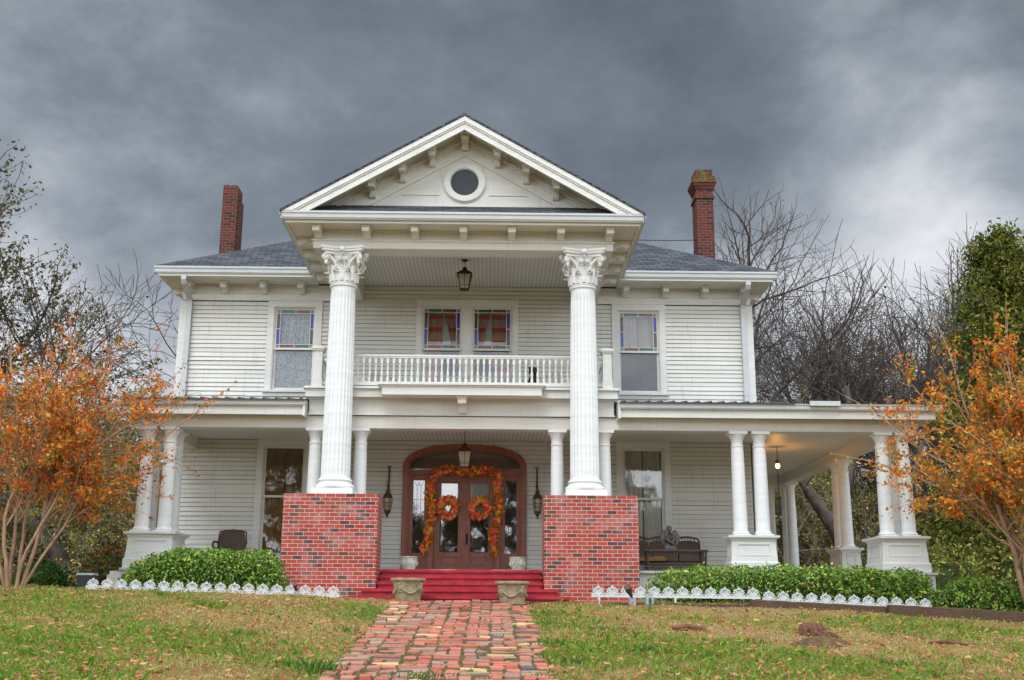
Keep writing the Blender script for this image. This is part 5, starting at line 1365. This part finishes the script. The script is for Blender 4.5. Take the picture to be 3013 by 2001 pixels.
HT = {}
def bare_proto(seed, ht, forks, ang, leafy, name, bark, nl=(5, 4, 4, 3), mx=4, wob=.11, leafcol=((.09, .075, .035), (.13, .085, .035)), lsize=.05, bulk=.17):
    rng = np.random.default_rng(seed); t = thing(name, 'x', 'tree'); out = []; tips = []
    c = dict(seg=.34, wob=wob, up=(.04, .07, .07, .06, .05, .04), taper=.62, max=mx, n=nl, t0=.42, t00=.62, ang=ang, lr=.80, rr=.58, lead=.66)
    for (az, lean, L, r) in forks: grow(rng, out, tips, np.array([.1*math.cos(az), .1*math.sin(az), -.3]), norm(np.array([math.cos(az)*lean, math.sin(az)*lean, 1])), L*ht, r*bulk/.17, 0, c)
    HT[t.name] = float(np.percentile([p[-1][2] for p in tips], 97)); out = [(p, np.maximum(r, .005), l) for p, r, l in out]
    tubes_of(out, 0, 1).build('trunk', bark, t, smooth=60); tubes_of(out, 2, 9).build('branches', bark, t)
    if leafy:
        P = [p for p, r, l in out if l >= 3]; idx = rng.integers(0, len(P), leafy); C = np.array([P[j][rng.integers(0, len(P[j]))] for j in idx])+rng.normal(size=(leafy, 3))*.07
        polys('foliage', leaf_quads(rng, C, lsize, .6), pick(rng, leafy, leafcol, None, .25), 'matte_leaf', t)
    return t
def put(o, x, y, rz, sc, label, first=False, group=None):
    base = o
    if not first: o = copy_tree(o)
    sc = sc/HT[base.name]
    o.location = (x, y, float(G(x, y))-.1); o.rotation_euler.z = rz; o.scale = (sc, sc, sc) if not hasattr(sc, '__len__') else sc; o['label'] = label
    if group: o['group'] = group
    return o
TR = 'bare trees behind the house'
NB = (3, 3, 4, 4, 3)
b1 = bare_proto(31, 1, [(2.9, .30, 3.6, .15), (.2, .40, 3.4, .14)], 44, 420, 'bare_tree', 'tree_bark', NB, 5, .17)
b2 = bare_proto(47, 1, [(.1, .12, 3.9, .17)], 46, 300, 'bare_tree', 'tree_bark', (4, 4, 4, 4, 3), 5, .17)
b3 = bare_proto(53, 1, [(.0, .50, 3.8, .15), (2.8, .15, 3.2, .11)], 44, 700, 'bare_tree', 'tree_bark', NB, 5, .17)
put(b1, 13.2, 14, -.5, 13.8, 'bare forked tree rising behind the middle of the right porch roof', True, TR)
put(b2, 11.9, 14.5, .4, 13.8, 'bare tree closest to the right wall of the house, above the porch roof', True, TR)
put(b3, 14.2, 14, .1, 11.6, 'bare tree leaning right, left of the tall evergreen', True, TR)
put(b1, 16.2, 18, .2, 12.8, 'bare forked tree standing left of the evergreen, behind the leaning one', False, TR)
put(b2, 18.8, 21, 1.4, 14.6, 'tallest bare tree, reaching above the evergreen at the right', False, TR)
put(b2, 15.6, 14.5, 2.6, 12.8, 'slim bare tree close behind the leaning tree at the right', False, TR)
put(b1, -10.8, 9.5, .5, 12.0, 'bare forked tree left of the house beside the left wall', False, TR)
bl = bare_proto(67, 1, [(.3, .35, 4.0, .14), (2.5, .3, 4.0, .13), (5, .35, 3.8, .13)], 42, 52000, 'dark_leaved_tree', 'tree_bark', (3, 4, 4, 4), 4, .14, ((.10, .115, .055), (.14, .13, .06), (.16, .11, .055)), .066)
put(bl, -17.8, 11.5, 2.0, 14.4, 'tall dark tree with small sparse leaves at the left frame edge', True)

def cedar():
    rng = np.random.default_rng(5); x, y = 15.3, 6.5; t = thing('cedar_tree', 'tall dense olive green evergreen behind the right orange tree', 'tree', (x, y, float(G(x, y))-.2))
    MB().tube([(0, 0, 0), (.05, 0, 4), (0, .05, 9.6)], [.22, .15, .03], 8).build('trunk', 'tree_bark', t)
    n = 26000; mb = MB(); Cs = []; Ds = []
    for k in range(330):
        h = 1.2+9.0*rng.random()**1.15; a = rng.uniform(0, 2*PI); R = (2.75*(1-(h-1.0)/9.9)**.75)*rng.uniform(.72, 1.1); d = np.array([math.cos(a), math.sin(a), .45]); m = 150
        u = rng.random(m)**.5; c = np.array([0, 0, h])+d*(R*u)[:, None]+rng.normal(size=(m, 3))*(.08+.10*u)[:, None]; Cs.append(c); Ds.append(np.repeat(rng.normal(), m))
    C = np.concatenate(Cs); hv = np.concatenate(Ds); col = pick(rng, len(C), [(.10, .12, .022), (.15, .155, .030), (.20, .18, .04), (.07, .09, .022)], None, .2)*(1+.14*hv)[:, None]
    t.scale = (1.12, 1.12, 1.13)
    polys('crown', leaf_quads(rng, C, .125, .40, .5), col.clip(.005, .5), 'matte_leaf', t)
cedar()

# understory: leafy thin trees and bushes, and the wood behind as one mass
def bush(name, label, x, y, rx, ry, h, n, pal, size, seed, mat='matte_leaf', group=None, base=0.0, lump=.25, w=None, low=0):
    rng = np.random.default_rng(seed); t = thing(name, label, 'shrub' if 'hedge' not in name else 'hedge', (x, y, float(G(x, y))+base), 0, group)
    e = 4.5 if 'hedge' in name else 2.3; d = rng.uniform(-1, 1, size=(n*9, 3)); d[:, 2] = np.abs(d[:, 2])
    q = (np.abs(d)**e).sum(1)**(1/e); d = d[(q < 1) & (q > .70)][:n]; n = len(d); r = np.ones(n)
    ph = rng.uniform(0, 6, 6)
    bump = 1+lump*.5*(np.sin(d[:, 0]*rx*5.1+ph[0])*np.sin(d[:, 1]*4+ph[1])+.7*np.sin(d[:, 0]*rx*9.3+d[:, 2]*5+ph[2]))*.6+lump*.3*np.sin(d[:, 0]*rx*17+ph[3])*np.sin(d[:, 2]*9+d[:, 1]*8+ph[4])
    C = d*(r*bump)[:, None]*np.array([rx, ry, h])+rng.normal(size=(n, 3))*.02
    if low: C[:, 2] *= .72+.28*sstep(-1.0, -.35, C[:, 0]/rx*low)
    C[:, 2] = np.maximum(C[:, 2], .02)
    polys('foliage', leaf_quads(rng, C, size, .5, .25), pick(rng, n, pal, w, .25), mat, t)
    mb = MB()
    for k in range(26):
        a = rng.uniform(0, 2*PI); u = rng.uniform(.2, .8); q = np.array([math.cos(a)*rx*u, math.sin(a)*ry*u, h*rng.uniform(.5, .85)]); mb.tube([(q[0]*.35, q[1]*.35, 0), tuple(q*np.array([.7, .7, .5])), tuple(q)], [.02, .014, .006], 4)
    mb.build('stems', 'tree_bark', t)
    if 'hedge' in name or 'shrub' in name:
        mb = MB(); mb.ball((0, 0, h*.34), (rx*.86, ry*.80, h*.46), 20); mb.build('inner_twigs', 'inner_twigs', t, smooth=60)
    return t
GR = [(.10, .235, .022), (.155, .31, .03), (.24, .38, .045), (.05, .125, .015), (.34, .37, .06)]
bush('boxwood_hedge', 'clipped green hedge in front of the left porch, left of the left brick pier', -4.50, -3.88, 1.46, .48, .80, 15000, GR, .052, 1, 'waxy_leaf', None, -.05, .11, None, 1)
bush('boxwood_hedge', 'long clipped green hedge in front of the right porch', 5.78, -3.95, 2.42, .48, .80, 24000, GR[:4]+[(.42, .38, .08)], .052, 2, 'waxy_leaf', None, -.10, .11)
bush('boxwood_hedge', 'short green hedge end beside the corner pedestal of the right porch', 7.75, -3.90, .78, .45, .76, 5200, GR, .058, 21, 'waxy_leaf', None, -.04, .14)
bush('round_shrub', 'rounded green shrub between the right hedge and the right orange tree', 9.25, -4.15, .92, .5, .72, 8600, GR[:4]+[(.36, .34, .07)], .058, 3, 'waxy_leaf', None, -.03, .2)
bush('dark_shrub', 'small dark green shrub behind the left orange tree trunks', -8.35, -1.4, .55, .5, .55, 3200, [(.025, .07, .015), (.04, .10, .02)], .06, 4, base=.1)
bush('brown_shrub', 'low olive brown shrub left of the porch base', -7.55, .2, .75, .6, .95, 4200, [(.10, .085, .02), (.14, .07, .025), (.07, .08, .02), (.16, .06, .02)], .07, 5, base=.1)
US = [(.18, .23, .04), (.26, .27, .06), (.12, .17, .04), (.34, .26, .07), (.22, .16, .06)]
k = 0
for x, y, rx, h, lab in ((11.6, 3.0, 1.3, 2.2, 'yellow green shrub behind the corner pedestal'), (13.6, 2.0, 1.5, 3.0, 'large yellow green shrub behind the right orange tree trunks'), (15.4, .5, 1.5, 2.6, 'yellow green shrub at the right frame edge under the evergreen'),
                         (12.2, 8.5, 1.5, 2.6, 'thin green shrub seen between the side porch columns')):
    bush('wild_shrub', lab, x, y, rx, 1.2, h, 5200, US, .105, 60+k, 'matte_leaf', None, -.2, .5); k += 1
s1 = bare_proto(81, 1, [(.3, .3, 2.6, .042), (2.6, .35, 2.4, .036), (4.6, .25, 2.7, .036)], 48, 15000, 'understory_tree', 'pale_bark', (4, 4, 3, 3), 4, .24, ((.20, .22, .05), (.27, .23, .06), (.48, .38, .07), (.15, .16, .05)), .052)
s2 = bare_proto(83, 1, [(1.0, .5, 3.2, .055), (3.9, .3, 2.8, .042)], 46, 12000, 'understory_tree', 'pale_bark', (4, 4, 3, 3), 4, .22, ((.21, .23, .05), (.45, .36, .07), (.17, .15, .05)), .052)
rr = random.Random(12); UG = 'slim tangled trees in the woods beside the house'; UL = 'pale slim tangled tree in the woods behind the left orange tree'; UR = 'pale slim tangled tree in the woods behind the right porch'
first1 = first2 = True
for i in range(11):
    x = -9.6-1.0*i+rr.uniform(-.4, .4); y = rr.uniform(8, 17); q = (s1, s2)[i % 2]; f = first1 if i % 2 == 0 else first2
    put(q, x, y, rr.uniform(0, 6), rr.uniform(6.2, 8.6), UL, f, UG+' (left)')
    if i % 2 == 0: first1 = False
    else: first2 = False
for i in range(13):
    x = 9.6+.9*i+rr.uniform(-.4, .4); y = rr.uniform(13, 21); put((s1, s2)[i % 2], x, y, rr.uniform(0, 6), rr.uniform(4.8, 7.0), UR, False, UG+' (right)')
def oak():
    rng = np.random.default_rng(9)
    t = thing('leaning_oak', 'thick dark leaning trunk with a broken limb seen between the side porch columns', 'tree', (10.45, 8, float(G(10.45, 8))-.2))
    mb = MB(); mb.tube([(.9, 0, 0), (.55, 0, 1.6), (.0, 0, 2.8), (-.7, 0, 3.9)], [.26, .23, .20, .16], 9); mb.tube([(-.1, 0, 2.9), (.45, 0, 3.9), (.8, 0, 5.4), (.7, .2, 7)], [.16, .15, .12, .08], 8); mb.tube([(-.7, 0, 3.9), (-.85, 0, 4.05), (-.4, 0, 4.5), (0, 0, 5.2)], [.16, .13, .08, .04], 8); mb.build('trunk', 'tree_bark', t, smooth=50)
    t = thing('old_tree', 'thick dark upright trunk behind the corner pedestal of the right porch', 'tree', (11.2, 6.5, float(G(11.2, 6.5))-.2))
    mb = MB(); mb.tube([(-.15, 0, 0), (0, 0, 1.6), (.25, 0, 3.0), (.55, .1, 4.4), (.6, .1, 6.5)], [.24, .20, .18, .14, .09], 9); mb.tube([(.25, 0, 3), (1.0, 0, 3.9), (1.5, .2, 5.2)], [.11, .09, .05], 7); mb.build('trunk', 'tree_bark', t, smooth=50)
oak()
def woods():
    rng = np.random.default_rng(77); C = []; 
    for sx, n in ((-1, 15000), (1, 21000)):
        x = sx*(8.5+rng.uniform(0, 1, n)*34); y = rng.uniform(19, 34, n); z = -2.0+6.6*rng.random(n)**1.25+.9*np.sin(x*.9)+.8*np.sin(x*.37+1); C.append(np.stack([x, y, np.maximum(z, -3)], 1))
    C = np.concatenate(C); col = pick(rng, len(C), [(.14, .16, .04), (.20, .21, .055), (.27, .22, .065), (.11, .12, .04), (.30, .24, .10), (.18, .14, .08)], None, .25)
    o = polys('woodland', leaf_quads(rng, C, .26, .55), col, 'matte_leaf'); tag(o, kind='stuff')
    # the wood across the road, which the door and window panes mirror
    n = 30000; x = rng.uniform(-70, 70, n); y = -70+rng.uniform(-6, 6, n); z = -9+(20+3*np.sin(x*.23)+2*np.sin(x*.71+1))*rng.random(n)**.8
    C = np.stack([x, y, z], 1); o = polys('roadside_woods', leaf_quads(rng, C, 1.1, .6), pick(rng, n, [(.10, .10, .03), (.22, .17, .06), (.07, .075, .03), (.30, .20, .07)], None, .25), 'matte_leaf'); tag(o, kind='stuff')
woods()

# ------------------------------------------------------------------ grass and fallen leaves
def scatter(rng, n):
    """points over the visible lawn, denser near the camera"""
    y = -13.6+9.3*rng.random(n)**1.15; half = 2.0+.47*(y+24.2); x = .6+rng.uniform(-1, 1, n)*(half+1.2)
    ok = ~((x > -1.0) & (x < 1.2) & (y < -4.4)) | (rng.random(n) < .0)
    ok &= ~((y > -4.7) & (x > -3.3) & (x < 3.4))
    return x[ok], y[ok]
def patch(x, y):
    v = .5+.28*np.sin(x*.9+1.3*np.sin(y*.7))+.22*np.sin(y*1.6+.8*np.sin(x*1.1+2))+.16*np.sin(x*2.7+y*2.1)+.12*np.sin(x*5.3-y*4.7)
    v = .5+1.25*(v-.5)
    return v-.34*sstep(-8.0, -5.2, y)*sstep(1.0, 2.2, x)+.12*sstep(-8, -12, y)
def lawn():
    rng = np.random.default_rng(3); x, y = scatter(rng, 210000); g = patch(x, y)+rng.normal(size=len(x))*.30; keep = rng.random(len(x)) < np.clip(.45+.6*g, .25, 1); x, y, g = x[keep], y[keep], g[keep]
    n = len(x); h = (.020+.026*rng.random(n))*(1+.5*np.clip(g, 0, 1)); tuft = (np.sin(x*7.3+2*np.sin(y*3.1))*np.sin(y*6.7+1.5*np.sin(x*2.9)) > .86) & (g > .45); h[tuft] *= 1.9
    a = rng.uniform(0, 2*PI, n); w = .0034+.0024*rng.random(n); lean = rng.normal(size=(n, 2))*.45; z = G(x, y)
    dx, dy = np.cos(a)*w, np.sin(a)*w; P = np.empty((n, 4, 3)); base = np.stack([x, y, z-.004], 1)
    P[:, 0] = base+np.stack([dx, dy, 0*x], 1); P[:, 1] = base-np.stack([dx, dy, 0*x], 1)
    mid = base+np.stack([lean[:, 0]*h*.35, lean[:, 1]*h*.35, h*.62], 1)
    P[:, 2] = mid-np.stack([dx, dy, 0*x], 1)*.7; P[:, 3] = base+np.stack([lean[:, 0]*h, lean[:, 1]*h, h*np.clip(1-.25*np.abs(lean[:, 0]), .5, 1)], 1)
    green = pick(rng, n, [(.19, .34, .035), (.27, .40, .055), (.38, .43, .085), (.12, .25, .03)], None, .2); dry = pick(rng, n, [(.66, .47, .17), (.72, .53, .22), (.54, .37, .13), (.68, .42, .16)], None, .2)
    m = (g > .50)[:, None]; tag(polys('grass', P, np.where(m, green, dry), 'leaf'), kind='stuff')
    # taller clumps and tufts along the path and in its joints
    cl = []
    for cx, cy, k, hh in [(-1.15, -12.2, 90, .20), (-1.5, -12.0, 70, .16), (-.05, -12.4, 60, .17), (1.45, -9.8, 60, .15), (1.4, -7.6, 40, .12), (-3.6, -6.9, 70, .17), (-2.6, -6.2, 40, .10), (-1.3, -9.0, 50, .14), (1.6, -11.4, 60, .15), (2.4, -10.6, 80, .14), (3.1, -11.0, 60, .13), (1.5, -6.4, 40, .11), (-1.2, -7.2, 40, .12), (2.1, -8.2, 50, .12), (4.0, -9.6, 60, .12), (-4.2, -10.8, 60, .12), (-2.4, -9.9, 60, .13), (5.2, -11.2, 60, .13)]: cl.append((cx, cy, k, hh*.62, .12))
    for _ in range(150): cl.append((rng.uniform(-1, 1.2), rng.uniform(-12.5, -4.8), int(rng.integers(8, 22)), .035, .045))
    B = []
    for cx, cy, k, hh, sp in cl:
        px, py = cx+rng.normal(size=k)*sp, cy+rng.normal(size=k)*sp*.7; z = G(px, py)+.01; hk = hh*rng.uniform(.5, 1.1, k); a = rng.uniform(0, 2*PI, k); d = np.stack([np.cos(a), np.sin(a), 0*a], 1)*.005; b = np.stack([px, py, z], 1); ln = rng.normal(size=(k, 2))*.35
        B.append(np.stack([b+d, b-d, b-d*.7+np.stack([ln[:, 0]*hk*.3, ln[:, 1]*hk*.3, hk*.6], 1), b+np.stack([ln[:, 0]*hk, ln[:, 1]*hk, hk], 1)], 1))
    B = np.concatenate(B); tag(polys('grass_tufts', B, pick(rng, len(B), [(.09, .24, .03), (.14, .30, .045), (.065, .18, .035)], None, .2), 'leaf'), kind='stuff')
    x, y = scatter(rng, 11000); n = len(x); C = np.stack([x, y, G(x, y)+.025+.02*rng.random(n)], 1)
    L = leaf_quads(rng, C, .072, .55, 0, .4); L[:, :, 2] = C[:, None, 2]+(L[:, :, 2]-C[:, None, 2])*.45
    px = rng.uniform(-1.0, 1.2, 110); py = rng.uniform(-12.5, -4.6, 110); C2 = np.stack([px, py, G(px, py)+.045], 1); L2 = leaf_quads(rng, C2, .07, .5, 0, .3); L2[:, :, 2] = C2[:, None, 2]+(L2[:, :, 2]-C2[:, None, 2])*.3
    L = np.concatenate([L, L2]); tag(polys('fallen_leaves', L, pick(rng, len(L), [(.66, .32, .15), (.56, .20, .09), (.68, .38, .19), (.36, .12, .055), (.62, .30, .15)], None, .2), 'leaf'), kind='stuff')
lawn()
